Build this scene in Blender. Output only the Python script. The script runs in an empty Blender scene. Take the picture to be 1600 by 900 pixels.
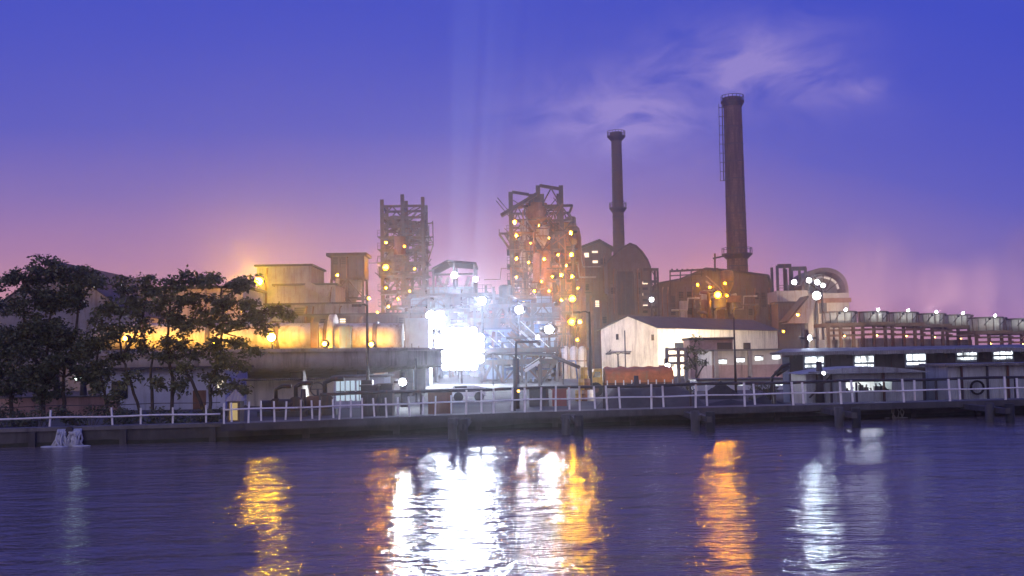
import bpy, math, random
from mathutils import Vector, Matrix, noise as mnoise
R = math.radians
rng = random.Random(7)
S = bpy.context.scene
COL = S.collection

# ------------------------------------------------------------------ camera
H = 3.06
F = 1715.0
cam_d = bpy.data.cameras.new('camera'); cam = bpy.data.objects.new('camera', cam_d)
COL.objects.link(cam); S.camera = cam
cam_d.sensor_width = 36; cam_d.lens = 36 * F / 1600; cam_d.clip_start = .2; cam_d.clip_end = 6000
PITCH = math.atan(110 / F)
CM = Matrix.Translation((0, 0, H)) @ Matrix.Rotation(R(90) + PITCH, 4, 'X') @ Matrix.Rotation(R(-1.0), 4, 'Z')
cam.matrix_world = CM
RM = CM.to_3x3()

def P(px, py, Y):
    """World point seen at photo pixel (px, py) at distance Y ahead of the camera."""
    d = RM @ Vector(((px - 800) / F, (450 - py) / F, -1))
    t = Y / d.y
    return Vector((d.x * t, Y, H + d.z * t))
def X(px, Y, py=560): return P(px, py, Y).x
def Z(px, py, Y): return P(px, py, Y).z

# ------------------------------------------------------------------ materials
MATS = {}
def M(name, col, rough=.75, metal=0.0, var=.3, scale=1.2, rust=0.0, rustcol=(.16, .06, .025), corr=0.0, corr_axis='X', bump=.15, brick=None, spec=.4):
    if name in MATS: return MATS[name]
    m = bpy.data.materials.new(name); m.use_nodes = True
    nt = m.node_tree; N = nt.nodes; L = nt.links
    b = N['Principled BSDF']
    b.inputs['Roughness'].default_value = rough; b.inputs['Metallic'].default_value = metal
    b.inputs['Specular IOR Level'].default_value = spec
    tc = N.new('ShaderNodeTexCoord')
    n1 = N.new('ShaderNodeTexNoise'); n1.inputs['Scale'].default_value = scale; n1.inputs['Detail'].default_value = 7; n1.inputs['Roughness'].default_value = .65
    L.new(tc.outputs['Object'], n1.inputs['Vector'])
    mx = N.new('ShaderNodeMix'); mx.data_type = 'RGBA'
    mx.inputs[6].default_value = (*[c * (1 - var) for c in col], 1); mx.inputs[7].default_value = (*[min(1, c * (1 + var)) for c in col], 1)
    rp = N.new('ShaderNodeValToRGB'); rp.color_ramp.elements[0].position = .3; rp.color_ramp.elements[1].position = .7
    L.new(n1.outputs['Fac'], rp.inputs['Fac']); L.new(rp.outputs['Color'], mx.inputs[0])
    out = mx.outputs[2]
    if brick:
        mp = N.new('ShaderNodeMapping'); mp.inputs['Rotation'].default_value = (R(90), 0, 0)
        L.new(tc.outputs['Object'], mp.inputs['Vector'])
        bt = N.new('ShaderNodeTexBrick'); bt.inputs['Scale'].default_value = brick
        bt.inputs['Mortar'].default_value = (*[c * .55 for c in col], 1)
        bt.inputs['Color2'].default_value = (*[c * .8 for c in col], 1)
        L.new(mp.outputs['Vector'], bt.inputs['Vector']); L.new(out, bt.inputs['Color1'])
        out = bt.outputs['Color']
    if rust > 0:
        mp = N.new('ShaderNodeMapping'); mp.inputs['Scale'].default_value = (1.6, 1.6, .16)
        L.new(tc.outputs['Object'], mp.inputs['Vector'])
        n2 = N.new('ShaderNodeTexNoise'); n2.inputs['Scale'].default_value = 1.3; n2.inputs['Detail'].default_value = 8; n2.inputs['Roughness'].default_value = .7
        L.new(mp.outputs['Vector'], n2.inputs['Vector'])
        r2 = N.new('ShaderNodeValToRGB'); r2.color_ramp.elements[0].position = .62 - rust * .3; r2.color_ramp.elements[1].position = .82 - rust * .3
        L.new(n2.outputs['Fac'], r2.inputs['Fac'])
        m2 = N.new('ShaderNodeMix'); m2.data_type = 'RGBA'; m2.inputs[7].default_value = (*rustcol, 1)
        L.new(r2.outputs['Color'], m2.inputs[0]); L.new(out, m2.inputs[6]); out = m2.outputs[2]
    L.new(out, b.inputs['Base Color'])
    hgt = n1.outputs['Fac']
    bp = N.new('ShaderNodeBump'); bp.inputs['Strength'].default_value = bump; bp.inputs['Distance'].default_value = .05
    if corr > 0:
        wv = N.new('ShaderNodeTexWave'); wv.bands_direction = corr_axis; wv.inputs['Scale'].default_value = corr; wv.inputs['Distortion'].default_value = 0
        L.new(tc.outputs['Object'], wv.inputs['Vector']); hgt = wv.outputs['Fac']; bp.inputs['Strength'].default_value = .5
    L.new(hgt, bp.inputs['Height']); L.new(bp.outputs['Normal'], b.inputs['Normal'])
    MATS[name] = m
    return m
def E(name, col, strength):
    if name in MATS: return MATS[name]
    m = bpy.data.materials.new(name); m.use_nodes = True; nt = m.node_tree
    nt.nodes.remove(nt.nodes['Principled BSDF'])
    e = nt.nodes.new('ShaderNodeEmission'); e.inputs[0].default_value = (*col, 1); e.inputs[1].default_value = strength
    nt.links.new(e.outputs[0], nt.nodes['Material Output'].inputs[0])
    MATS[name] = m
    return m

steel = M('steel', (.10, .085, .085), .6, .3, .4, 1.5, .5)
dsteel = M('dark_steel', (.045, .042, .05), .55, .3, .3, 2, .3)
rusty = M('rusty_steel', (.20, .10, .06), .8, .1, .45, .9, .6)
grey = M('grey_cladding', (.24, .23, .24), .7, 0, .25, .5, .45, (.12, .07, .05), corr=3.0)
lgrey = M('pale_cladding', (.34, .31, .29), .7, 0, .22, .4, .4, (.22, .14, .09), corr=2.6)
brown = M('brown_cladding', (.11, .085, .085), .75, 0, .3, .4, .5, (.10, .05, .035), corr=2.2)
bluegrey = M('blue_grey_cladding', (.22, .27, .33), .6, 0, .25, .6, .35, (.12, .09, .07), corr=3.5)
roofm = M('dark_roof_sheet', (.055, .05, .055), .7, .1, .35, .6, .4, (.09, .05, .04), corr=2.8)
conc = M('concrete', (.30, .265, .24), .85, 0, .3, .7, .4, (.12, .10, .085))
dconc = M('wet_dark_concrete', (.075, .072, .072), .7, 0, .4, .8, .55, (.045, .042, .045))
deckc = M('deck_concrete', (.14, .135, .13), .8, 0, .35, 1.3, .3, (.08, .075, .075))
whitep = M('white_paint', (.78, .78, .76), .5, 0, .1, 3, .2, (.35, .22, .14))
plaster = M('old_white_plaster', (.62, .57, .48), .85, 0, .2, .55, .45, (.30, .26, .22))
bplaster = M('bluish_plaster', (.50, .52, .58), .85, 0, .2, .6, .3, (.28, .27, .28))
pinkw = M('pink_plaster', (.42, .28, .25), .85, 0, .25, .8, .4, (.22, .15, .13))
brickc = M('brick_red', (.17, .105, .08), .85, 0, .45, .22, .75, (.05, .032, .03), brick=.5)
brickd = M('brick_dark', (.10, .065, .055), .85, 0, .3, .25, .5, (.07, .045, .04), brick=1.6)
tarp = M('orange_tarpaulin', (.55, .17, .05), .6, 0, .35, 1.6, .35, (.35, .22, .09), bump=.6)
coal = M('coal_black', (.025, .025, .03), .9, 0, .5, 2.5, bump=.8)
earth = M('dark_earth', (.06, .055, .055), .95, 0, .45, .8, bump=.6)
asph = M('yard_ground', (.075, .07, .068), .9, 0, .4, .25, bump=.4)
bark = M('bark', (.06, .045, .035), .9, 0, .4, 4, bump=.6)
kilnm = M('kiln_shell', (.42, .38, .33), .65, .1, .25, .6, .5, (.25, .17, .11))
glassd = M('dark_glass', (.02, .025, .03), .15, 0, .2, 1, spec=.6)
rubber = M('rubber', (.02, .02, .02), .85, 0, .2, 3)
redp = M('faded_red_paint', (.30, .06, .045), .6, 0, .3, 1.2, .3)
yelp = M('faded_yellow_paint', (.55, .36, .08), .6, 0, .25, 1.2, .3)
bluep = M('blue_paint', (.08, .14, .30), .6, 0, .25, 1.2, .3)
em_sod = E('sodium_glow', (1, .36, .012), 70)
em_sod_s = E('sodium_glow_small', (1, .40, .03), 24)
em_kiln = E('kiln_flood_glow', (1, .55, .02), 1500)
em_wash = E('amber_wash', (1, .42, .07), 480)
em_white = E('white_lamp_glow', (.86, .92, 1), 40)
em_big = E('arena_flood_glow', (.80, .88, 1), 165)
em_flood = E('flood_glow', (.80, .88, 1), 700)
em_green = E('greenish_lamp_glow', (.75, 1, .85), 14)
em_win = E('lit_window', (.88, .95, 1), 4)
nt = em_win.node_tree; tc = nt.nodes.new('ShaderNodeTexCoord'); n = nt.nodes.new('ShaderNodeTexNoise'); n.inputs['Scale'].default_value = 2.6; n.inputs['Detail'].default_value = 3
mr = nt.nodes.new('ShaderNodeMapRange'); mr.inputs[1].default_value = .35; mr.inputs[2].default_value = .65; mr.inputs[3].default_value = .45; mr.inputs[4].default_value = 3.6
nt.links.new(tc.outputs['Object'], n.inputs['Vector']); nt.links.new(n.outputs['Fac'], mr.inputs[0]); nt.links.new(mr.outputs[0], nt.nodes['Emission'].inputs[1])
em_winw = E('warm_lit_window', (1, .85, .62), 1.6)

def leaf_mat(name, c):
    m = bpy.data.materials.new(name); m.use_nodes = True; nt = m.node_tree
    b = nt.nodes['Principled BSDF']; b.inputs['Roughness'].default_value = .55
    tc = nt.nodes.new('ShaderNodeTexCoord'); n = nt.nodes.new('ShaderNodeTexNoise'); n.inputs['Scale'].default_value = 2.2
    rp = nt.nodes.new('ShaderNodeValToRGB')
    rp.color_ramp.elements[0].position = .35; rp.color_ramp.elements[0].color = (*[x * .6 for x in c], 1)
    rp.color_ramp.elements[1].position = .68; rp.color_ramp.elements[1].color = (*[x * 1.5 for x in c], 1)
    nt.links.new(tc.outputs['Object'], n.inputs['Vector']); nt.links.new(n.outputs['Fac'], rp.inputs['Fac'])
    nt.links.new(rp.outputs['Color'], b.inputs['Base Color'])
    b.inputs['Transmission Weight'].default_value = 0
    return m
leafm = leaf_mat('leaf_green', (.085, .095, .036))
leafd = leaf_mat('leaf_dark', (.065, .08, .034))
leafy = leaf_mat('leaf_yellowish', (.10, .11, .035))

# ------------------------------------------------------------------ geometry helpers
LOC = {}
def thing(name, loc, label, cat, group=None, kind=None):
    o = bpy.data.objects.new(name, None); o.empty_display_size = .3; COL.objects.link(o)
    o.location = loc; LOC[o.name] = Vector(loc)
    o['label'] = label; o['category'] = cat
    if group: o['group'] = group
    if kind: o['kind'] = kind
    return o
def tag(o, label=None, cat=None, group=None, kind=None):
    if label: o['label'] = label
    if cat: o['category'] = cat
    if group: o['group'] = group
    if kind: o['kind'] = kind
    return o

class MB:
    def __init__(s): s.v = []; s.f = []; s.sm = []
    def add(s, vs, fs, smooth=False):
        k = len(s.v); s.v += [Vector(v) for v in vs]; s.f += [tuple(i + k for i in f) for f in fs]; s.sm += [smooth] * len(fs); return s
    def box(s, x0, x1, y0, y1, z0, z1):
        return s.add([(x0,y0,z0),(x1,y0,z0),(x1,y1,z0),(x0,y1,z0),(x0,y0,z1),(x1,y0,z1),(x1,y1,z1),(x0,y1,z1)],
                     [(0,3,2,1),(4,5,6,7),(0,1,5,4),(1,2,6,5),(2,3,7,6),(3,0,4,7)])
    def bar(s, a, b, w, h=None, up=(0, 0, 1)):
        h = h or w; a = Vector(a); b = Vector(b); d = b - a
        if d.length < 1e-6: return s
        d.normalize(); u = Vector(up)
        if abs(d.dot(u)) > .97: u = Vector((0, 1, 0))
        r = d.cross(u).normalized(); u = r.cross(d)
        r *= w / 2; u *= h / 2
        return s.add([a-r-u,a+r-u,a+r+u,a-r+u,b-r-u,b+r-u,b+r+u,b-r+u],
                     [(0,1,2,3),(7,6,5,4),(0,4,5,1),(1,5,6,2),(2,6,7,3),(3,7,4,0)])
    def tube(s, pts, r, n=8, caps=True):
        pts = [Vector(p) for p in pts]
        if not isinstance(r, (list, tuple)): r = [r] * len(pts)
        vs = []; fs = []; m = len(pts); pr = None
        for i, p in enumerate(pts):
            d = (pts[min(i+1, m-1)] - pts[max(i-1, 0)]).normalized()
            if pr is None:
                u = Vector((0, 0, 1)) if abs(d.z) < .9 else Vector((1, 0, 0)); pr = d.cross(u).normalized()
            pr = (pr - d * pr.dot(d)).normalized(); q = d.cross(pr)
            for j in range(n):
                a = 2 * math.pi * j / n; vs.append(p + (pr * math.cos(a) + q * math.sin(a)) * r[i])
        for i in range(m - 1):
            for j in range(n):
                fs.append((i*n+j, i*n+(j+1) % n, (i+1)*n+(j+1) % n, (i+1)*n+j))
        s.add(vs, fs, True)
        if caps:
            k = len(s.v) - len(vs)
            s.f += [tuple(k + j for j in range(n))[::-1], tuple(k + (m-1)*n + j for j in range(n))]; s.sm += [False, False]
        return s
    def lathe(s, c, prof, n=24, smooth=True, ring=False):
        """profile of (radius, z) about a vertical axis through c"""
        c = Vector(c); vs = []; fs = []
        for r, z in prof:
            for j in range(n):
                a = 2 * math.pi * j / n; vs.append(c + Vector((r * math.cos(a), r * math.sin(a), z)))
        m = len(prof)
        if ring: m += 1; vs += vs[:n]
        for i in range(m - 1):
            for j in range(n): fs.append((i*n+j, i*n+(j+1) % n, (i+1)*n+(j+1) % n, (i+1)*n+j))
        s.add(vs, fs, smooth and not ring); k = len(s.v) - len(vs)
        if ring: return s
        s.f += [tuple(k + j for j in range(n))[::-1], tuple(k + (m-1)*n + j for j in range(n))]; s.sm += [False, False]
        return s
    def prism(s, poly, a, b):
        """polygon given as points at end a (list of Vectors) swept by vector b"""
        n = len(poly); p0 = [Vector(p) + Vector(a) for p in poly]; p1 = [p + Vector(b) for p in p0]
        return s.add(p0 + p1, [tuple(range(n)), tuple(range(2*n-1, n-1, -1))] + [(i, i+n, (i+1) % n + n, (i+1) % n) for i in range(n)])
    def ico(s, c, r, sx=1, sy=1, sz=1, rings=6, segs=10):
        c = Vector(c); vs = [c + Vector((0, 0, -r*sz))]; fs = []
        for i in range(1, rings):
            t = math.pi * i / rings - math.pi / 2
            for j in range(segs):
                a = 2*math.pi*j/segs; vs.append(c + Vector((r*sx*math.cos(t)*math.cos(a), r*sy*math.cos(t)*math.sin(a), r*sz*math.sin(t))))
        vs.append(c + Vector((0, 0, r*sz)))
        for j in range(segs): fs.append((0, 1+(j+1) % segs, 1+j))
        for i in range(rings-2):
            for j in range(segs): fs.append((1+i*segs+j, 1+i*segs+(j+1) % segs, 1+(i+1)*segs+(j+1) % segs, 1+(i+1)*segs+j))
        k = 1 + (rings-2)*segs
        for j in range(segs): fs.append((k+j, k+(j+1) % segs, len(vs)-1))
        return s.add(vs, fs, True)
    def build(s, name, mat, parent=None, root=None, label=None):
        me = bpy.data.meshes.new(name)
        off = LOC[parent.name] if parent else (LOC.get('__none__') or Vector((0, 0, 0)))
        if parent is None:
            off = sum(s.v, Vector()) / max(1, len(s.v)); off.z = min(v.z for v in s.v)
        me.from_pydata([tuple(v - off) for v in s.v], [], s.f)
        me.polygons.foreach_set('use_smooth', s.sm); me.materials.append(mat); me.update()
        o = bpy.data.objects.new(name, me); COL.objects.link(o)
        if parent: o.parent = parent; LOC[o.name] = Vector(off)
        else: o.location = off; LOC[o.name] = off
        if label: o['label'] = label
        return o
def part(name, mat, parent): return lambda mb: mb.build(name, mat, parent)
def rotbox(c, ux, uy, lx, ly, z0, z1):
    """box with horizontal axes ux, uy (unit), corner c, lengths lx, ly"""
    mb = MB(); c = Vector((c[0], c[1], 0)); ux = Vector((*ux[:2], 0)); uy = Vector((*uy[:2], 0))
    q = [c, c+ux*lx, c+ux*lx+uy*ly, c+uy*ly]
    mb.add([p+Vector((0,0,z0)) for p in q] + [p+Vector((0,0,z1)) for p in q], [(0,3,2,1),(4,5,6,7),(0,1,5,4),(1,2,6,5),(2,3,7,6),(3,0,4,7)])
    return mb

YARD = .6
# ------------------------------------------------------------------ water, ground, sky, air
wt = bpy.data.materials.new('river_water'); wt.use_nodes = True
nt = wt.node_tree; N = nt.nodes; L = nt.links; b = N['Principled BSDF']
b.inputs['Base Color'].default_value = (.17, .135, .125, 1); b.inputs['Roughness'].default_value = .13; b.inputs['IOR'].default_value = 1.33
b.inputs['Specular IOR Level'].default_value = .5
tc = N.new('ShaderNodeTexCoord')
def wn(sx, sy, sc, det):
    mp = N.new('ShaderNodeMapping'); mp.inputs['Scale'].default_value = (sx, sy, 1); L.new(tc.outputs['Object'], mp.inputs['Vector'])
    n = N.new('ShaderNodeTexNoise'); n.inputs['Scale'].default_value = sc; n.inputs['Detail'].default_value = det; n.inputs['Roughness'].default_value = .55
    L.new(mp.outputs['Vector'], n.inputs['Vector']); return n.outputs['Fac']
def wmath(op, a, bb):
    n = N.new('ShaderNodeMath'); n.operation = op
    for i, v in enumerate((a, bb)):
        if isinstance(v, (int, float)): n.inputs[i].default_value = v
        else: L.new(v, n.inputs[i])
    return n.outputs[0]
h = wmath('ADD', wmath('MULTIPLY', wn(.5, 1.0, .9, 2), .36), wmath('ADD', wmath('MULTIPLY', wn(.5, 1, 2.6, 3), .24), wmath('MULTIPLY', wn(.6, 1, 7.0, 3), .10)))
h = wmath('MULTIPLY', h, wmath('ADD', wmath('MULTIPLY', wn(.10, .28, 1.0, 2), 1.9), .35))
bp = N.new('ShaderNodeBump'); bp.inputs['Strength'].default_value = 1; bp.inputs['Distance'].default_value = .2
L.new(h, bp.inputs['Height']); L.new(bp.outputs['Normal'], b.inputs['Normal'])
WZ = .35
WALL = [(-62, 34.5), (-20, 37), (-10, 38.6), (0, 43), (20, 46.5), (62, 50)]
def wall_y(x):
    for (a, ya), (b_, yb) in zip(WALL, WALL[1:]):
        if x <= b_: return ya + (yb - ya) * (x - a) / (b_ - a)
    return WALL[-1][1]
def xw(px, d=0.0):
    """x of the point of the quay line (offset d) seen at photo column px"""
    x = X(px, 42)
    for _ in range(8): x = X(px, wall_y(x) + d, 640)
    return x
mb = MB(); mb.add([(-330, -60, WZ), (330, -60, WZ), (330, 90, WZ), (-330, 90, WZ)], [(0, 1, 2, 3)])
tag(mb.build('water', wt), kind='structure')
mb = MB()
gp = [(-330, 34.8, YARD)] + [(x, y + .25, YARD) for x, y in WALL] + [(330, 50.3, YARD), (330, 520, YARD), (-330, 520, YARD)]
mb.add(gp, [tuple(range(len(gp)))])
tag(mb.build('ground', asph), kind='structure')

w = bpy.data.worlds.new('World'); S.world = w; w.use_nodes = True
nt = w.node_tree; N = nt.nodes; L = nt.links; bg = N['Background']
tc = N.new('ShaderNodeTexCoord'); sep = N.new('ShaderNodeSeparateXYZ'); L.new(tc.outputs['Generated'], sep.inputs[0])
rp = N.new('ShaderNodeValToRGB'); cr = rp.color_ramp
mr = N.new('ShaderNodeMapRange'); mr.inputs[1].default_value = 0; mr.inputs[2].default_value = .34
L.new(sep.outputs['Z'], mr.inputs[0]); 
stops = [(0, (.84, .40, .28)), (.14, (.70, .32, .35)), (.28, (.44, .225, .42)), (.43, (.235, .165, .48)), (.60, (.108, .112, .53)), (.80, (.070, .088, .54)), (1, (.050, .074, .54))]
while len(cr.elements) < len(stops): cr.elements.new(.5)
for e, (p_, c_) in zip(cr.elements, stops): e.position = p_; e.color = (*c_, 1)
# the warm band fades to violet away from the plant
azr = N.new('ShaderNodeMapRange'); azr.inputs[1].default_value = .17; azr.inputs[2].default_value = .42; azr.inputs[3].default_value = 0; azr.inputs[4].default_value = .26
L.new(sep.outputs['X'], azr.inputs[0])
ad = N.new('ShaderNodeMath'); ad.operation = 'ADD'; L.new(mr.outputs[0], ad.inputs[0]); L.new(azr.outputs[0], ad.inputs[1])
# slow mottling of the veil
nz = N.new('ShaderNodeTexNoise'); nz.inputs['Scale'].default_value = 3.5; nz.inputs['Detail'].default_value = 4
mpz = N.new('ShaderNodeMapping'); mpz.inputs['Scale'].default_value = (1, 1, 2.2); L.new(tc.outputs['Generated'], mpz.inputs['Vector']); L.new(mpz.outputs['Vector'], nz.inputs['Vector'])
nzm = N.new('ShaderNodeMath'); nzm.operation = 'MULTIPLY_ADD'; nzm.inputs[1].default_value = -.14; nzm.inputs[2].default_value = .07; L.new(nz.outputs['Fac'], nzm.inputs[0])
ad2 = N.new('ShaderNodeMath'); ad2.operation = 'ADD'; L.new(ad.outputs[0], ad2.inputs[0]); L.new(nzm.outputs[0], ad2.inputs[1])
L.new(ad2.outputs[0], rp.inputs['Fac'])
col = rp.outputs['Color']
# drifting smoke cloud high over the stacks: soft blobs in the direction of the sky
def gauss(cx, cy, sx, sy, tilt=0.0):
    d = (RM @ Vector(((cx - 800) / F, (450 - cy) / F, -1))).normalized()
    right = d.cross(Vector((0, 0, 1))).normalized(); up = right.cross(d)
    r2 = right * math.cos(tilt) + up * math.sin(tilt); u2 = -right * math.sin(tilt) + up * math.cos(tilt)
    outs = []
    for ax, sg in ((r2, sx / F), (u2, sy / F)):
        dt = N.new('ShaderNodeVectorMath'); dt.operation = 'DOT_PRODUCT'; dt.inputs[1].default_value = ax / sg
        L.new(tc.outputs['Generated'], dt.inputs[0])
        p2 = N.new('ShaderNodeMath'); p2.operation = 'POWER'; p2.inputs[1].default_value = 2; 
        ab = N.new('ShaderNodeMath'); ab.operation = 'ABSOLUTE'; L.new(dt.outputs['Value'], ab.inputs[0]); L.new(ab.outputs[0], p2.inputs[0]); outs.append(p2.outputs[0])
    s_ = N.new('ShaderNodeMath'); s_.operation = 'ADD'; L.new(outs[0], s_.inputs[0]); L.new(outs[1], s_.inputs[1])
    ng = N.new('ShaderNodeMath'); ng.operation = 'MULTIPLY'; ng.inputs[1].default_value = -1; L.new(s_.outputs[0], ng.inputs[0])
    ex = N.new('ShaderNodeMath'); ex.operation = 'EXPONENT'; L.new(ng.outputs[0], ex.inputs[0])
    fr = N.new('ShaderNodeVectorMath'); fr.operation = 'DOT_PRODUCT'; fr.inputs[1].default_value = d; L.new(tc.outputs['Generated'], fr.inputs[0])
    gt = N.new('ShaderNodeMath'); gt.operation = 'GREATER_THAN'; gt.inputs[1].default_value = 0; L.new(fr.outputs['Value'], gt.inputs[0])
    ml = N.new('ShaderNodeMath'); ml.operation = 'MULTIPLY'; L.new(ex.outputs[0], ml.inputs[0]); L.new(gt.outputs[0], ml.inputs[1])
    return ml.outputs[0]
acc = None
for g_ in ((1175, 85, 115, 45, .1), (1290, 140, 90, 34, -.35), (940, 190, 150, 62, -.1), (1060, 150, 170, 80, .2), (1350, 140, 34, 14, .1), (1153, 118, 36, 40, 0), (985, 188, 60, 26, .25)):
    o_ = gauss(*g_)
    if acc is None: acc = o_
    else:
        a_ = N.new('ShaderNodeMath'); a_.operation = 'ADD'; L.new(acc, a_.inputs[0]); L.new(o_, a_.inputs[1]); acc = a_.outputs[0]
cn = N.new('ShaderNodeTexNoise'); cn.inputs['Scale'].default_value = 16; cn.inputs['Detail'].default_value = 8; cn.inputs['Roughness'].default_value = .6; cn.inputs['Distortion'].default_value = .6
mpc = N.new('ShaderNodeMapping'); mpc.inputs['Scale'].default_value = (1, 1, 2.0); L.new(tc.outputs['Generated'], mpc.inputs['Vector']); L.new(mpc.outputs['Vector'], cn.inputs['Vector'])
crr = N.new('ShaderNodeMapRange'); crr.inputs[1].default_value = .35; crr.inputs[2].default_value = .70; L.new(cn.outputs['Fac'], crr.inputs[0])
cm = N.new('ShaderNodeMath'); cm.operation = 'MULTIPLY'; L.new(acc, cm.inputs[0]); L.new(crr.outputs[0], cm.inputs[1])
cm2 = N.new('ShaderNodeMath'); cm2.operation = 'MULTIPLY'; cm2.inputs[1].default_value = .72; cm2.use_clamp = True; L.new(cm.outputs[0], cm2.inputs[0])
mc = N.new('ShaderNodeMix'); mc.data_type = 'RGBA'; mc.inputs[7].default_value = (.30, .24, .62, 1); L.new(cm2.outputs[0], mc.inputs[0]); L.new(col, mc.inputs[6])
sky = N.new('ShaderNodeTexSky'); sky.sky_type = 'NISHITA'; sky.sun_disc = False; sky.sun_elevation = R(-4); sky.sun_rotation = R(-12)
bg2 = N.new('ShaderNodeBackground'); L.new(sky.outputs[0], bg2.inputs[0]); bg2.inputs[1].default_value = .06
L.new(mc.outputs[2], bg.inputs[0]); bg.inputs[1].default_value = 1.0
ads = N.new('ShaderNodeAddShader'); L.new(bg.outputs[0], ads.inputs[0]); L.new(bg2.outputs[0], ads.inputs[1]); L.new(ads.outputs[0], N['World Output'].inputs[0])
# last soft light of the open evening sky on the river side
sl = bpy.data.lights.new('sun', 'SUN'); sl.energy = .75; sl.angle = R(70); sl.color = (1, .88, .66)
so = bpy.data.objects.new('sun', sl); so.rotation_euler = (R(58), 0, R(-22)); COL.objects.link(so)

hz = bpy.data.materials.new('haze_air'); hz.use_nodes = True
nt = hz.node_tree; nt.nodes.remove(nt.nodes['Principled BSDF'])
pv = nt.nodes.new('ShaderNodeVolumePrincipled'); pv.inputs['Color'].default_value = (.80, .82, .95, 1); pv.inputs['Density'].default_value = .00075; pv.inputs['Anisotropy'].default_value = .9
nt.links.new(pv.outputs[0], nt.nodes['Material Output'].inputs['Volume'])
mb = MB(); mb.box(-340, 340, -64, 530, -1.2, 57)
tag(mb.build('haze', hz), kind='stuff')

# ------------------------------------------------------------------ quay wall, walkway, rails
def along(x, dy=0): return Vector((x, wall_y(x) + dy, 0))
def strip(x0, x1, d0, d1, z0, z1):
    mb = MB(); xs = sorted({x0, x1} | {x for x, _ in WALL if x0 < x < x1}); vs = []; fs = []
    for x in xs: vs += [along(x, d0) + Vector((0, 0, z0)), along(x, d1) + Vector((0, 0, z0)), along(x, d1) + Vector((0, 0, z1)), along(x, d0) + Vector((0, 0, z1))]
    for i in range(len(xs) - 1):
        for j in range(4): fs.append((i*4+j, (i+1)*4+j, (i+1)*4+(j+1) % 4, i*4+(j+1) % 4))
    k = len(vs) - 4; fs += [(0, 3, 2, 1)[::-1], (k, k+1, k+2, k+3)]
    return mb.add(vs, fs)
qw = thing('quay_wall', along(0), 'long dark damp concrete quay wall rising from the water', 'quay wall')
strip(-60, 60, 0, .5, -1, .86).build('wall', dconc, qw)
strip(-60, 60, -.06, .62, .86, .985).build('coping', deckc, qw)
tide = M('tide_weed', (.022, .026, .018), .6, 0, .5, 3, bump=.6)
mb = MB(); x = -60.0; rg_ = random.Random(2)
while x < 60:
    a_, b__ = along(x, -.012), along(x + .5, -.012); z_ = WZ + .14 + .09 * mnoise.noise(Vector((x * .6, 0, 0))) ; z2_ = WZ + .14 + .09 * mnoise.noise(Vector((x * .6 + .3, 0, 0)))
    mb.add([a_ + Vector((0,0,-.5)), b__ + Vector((0,0,-.5)), b__ + Vector((0,0,z2_)), a_ + Vector((0,0,z_)), a_ + Vector((0,.011,z_)), b__ + Vector((0,.011,z2_))], [(0,1,2,3),(3,2,5,4)]); x += .5
mb.build('tide_band', tide, qw)
xb = -58.0
while xb < 60:
    strip(xb, xb + .22, -.12, -.002, -1, .855).build('buttress', dconc, qw); xb += 2.9 + rng.random() * .2

wx0, wx1 = xw(346, -1.6), 62
wk = thing('walkway', along(0, -1.4), 'long concrete walkway on piles running along the quay wall', 'walkway')
strip(wx0, wx1, -1.62, -.12, .90, 1.02).build('deck', deckc, wk)
strip(wx0, wx1, -1.66, -1.622, .78, 1.03).build('edge_beam', dconc, wk)
for a_, b_ in ((705, 724), (885, 903), (1090, 1107), (1318, 1333), (1557, 1572), (1790, 1806)):
    for i, px in enumerate((a_, b_)):
        x = xw(px, -5); p = along(x, -5.3 if i else -4.4)
        MB().tube([p + Vector((0, 0, -1.2)), p + Vector((0, 0, 1.06))], .16, 10).build('pile', dconc if i == 0 else M('tarred_pile', (.02, .02, .022), .8, 0, .3, 3), wk)
    x0_, x1_ = xw(a_, -4.4), xw(b_, -5.3)
    for x_, d_ in ((x0_, -4.55), (x1_, -5.45)): MB().bar(along(x_, d_) + Vector((0, 0, .80)), along(x_, -.2) + Vector((0, 0, .80)), .18, .2).build('cross_beam', dconc, wk)

def rail(name, label, x0, x1, d, posts, ph, rails, mat, cat='railing'):
    t = thing(name, along((x0 + x1) / 2, d) + Vector((0, 0, 1)), label, cat)
    for x in posts:
        p = along(x, d); lean = rng.uniform(-.045, .045); hh = ph * rng.uniform(.95, 1.04) * (1 if x > -2 else .78)
        MB().bar(p + Vector((0, 0, 1.0)), p + Vector((lean, 0, 1.0 + hh)), .055 if x < -2 else .07).build('railing_post', mat, t)
    for z, r_, mm in rails:
        xs = [x0 + (x1 - x0) * i / 60 for i in range(61)]
        MB().tube([along(x, d - .06) + Vector((0, 0, 1.0 + z + .012 * math.sin(x * 1.9))) for x in xs], r_, 6).build('handrail', mm, t)
    return t
near = [xw(p, -1.58) for p in (350, 388, 429, 470, 499, 530, 566, 604, 640, 680, 728, 771, 820, 868, 906, 949, 1018, 1087, 1164, 1240, 1315, 1413, 1485, 1572, 1660, 1750, 1840)]
far = [xw(p, -.2) for p in (362, 408, 446, 488, 521, 548, 585, 622, 660, 705, 752, 800, 845, 890, 930, 969, 1037, 1105, 1180, 1256, 1333, 1430, 1501, 1591, 1680, 1770)]
rail('walkway_railing', 'white steel railing along the water edge of the walkway', near[0], 26, -1.58, near, .95, [(.50, .03, whitep)], whitep)
rail('walkway_railing', 'white posted railing on the inland edge of the walkway, behind the first', far[0], 26, -.2, far, .9, [(.46, .022, whitep)], whitep)
lp = [xw(p, .3) for p in (-60, -10, 78, 176, 220, 270, 322)]
rail('quay_railing', 'thin white railing on the quay below the big trees', -24, xw(345, .3), .3, lp, .75, [(.30, .035, whitep), (.70, .015, dsteel)], whitep)
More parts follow.
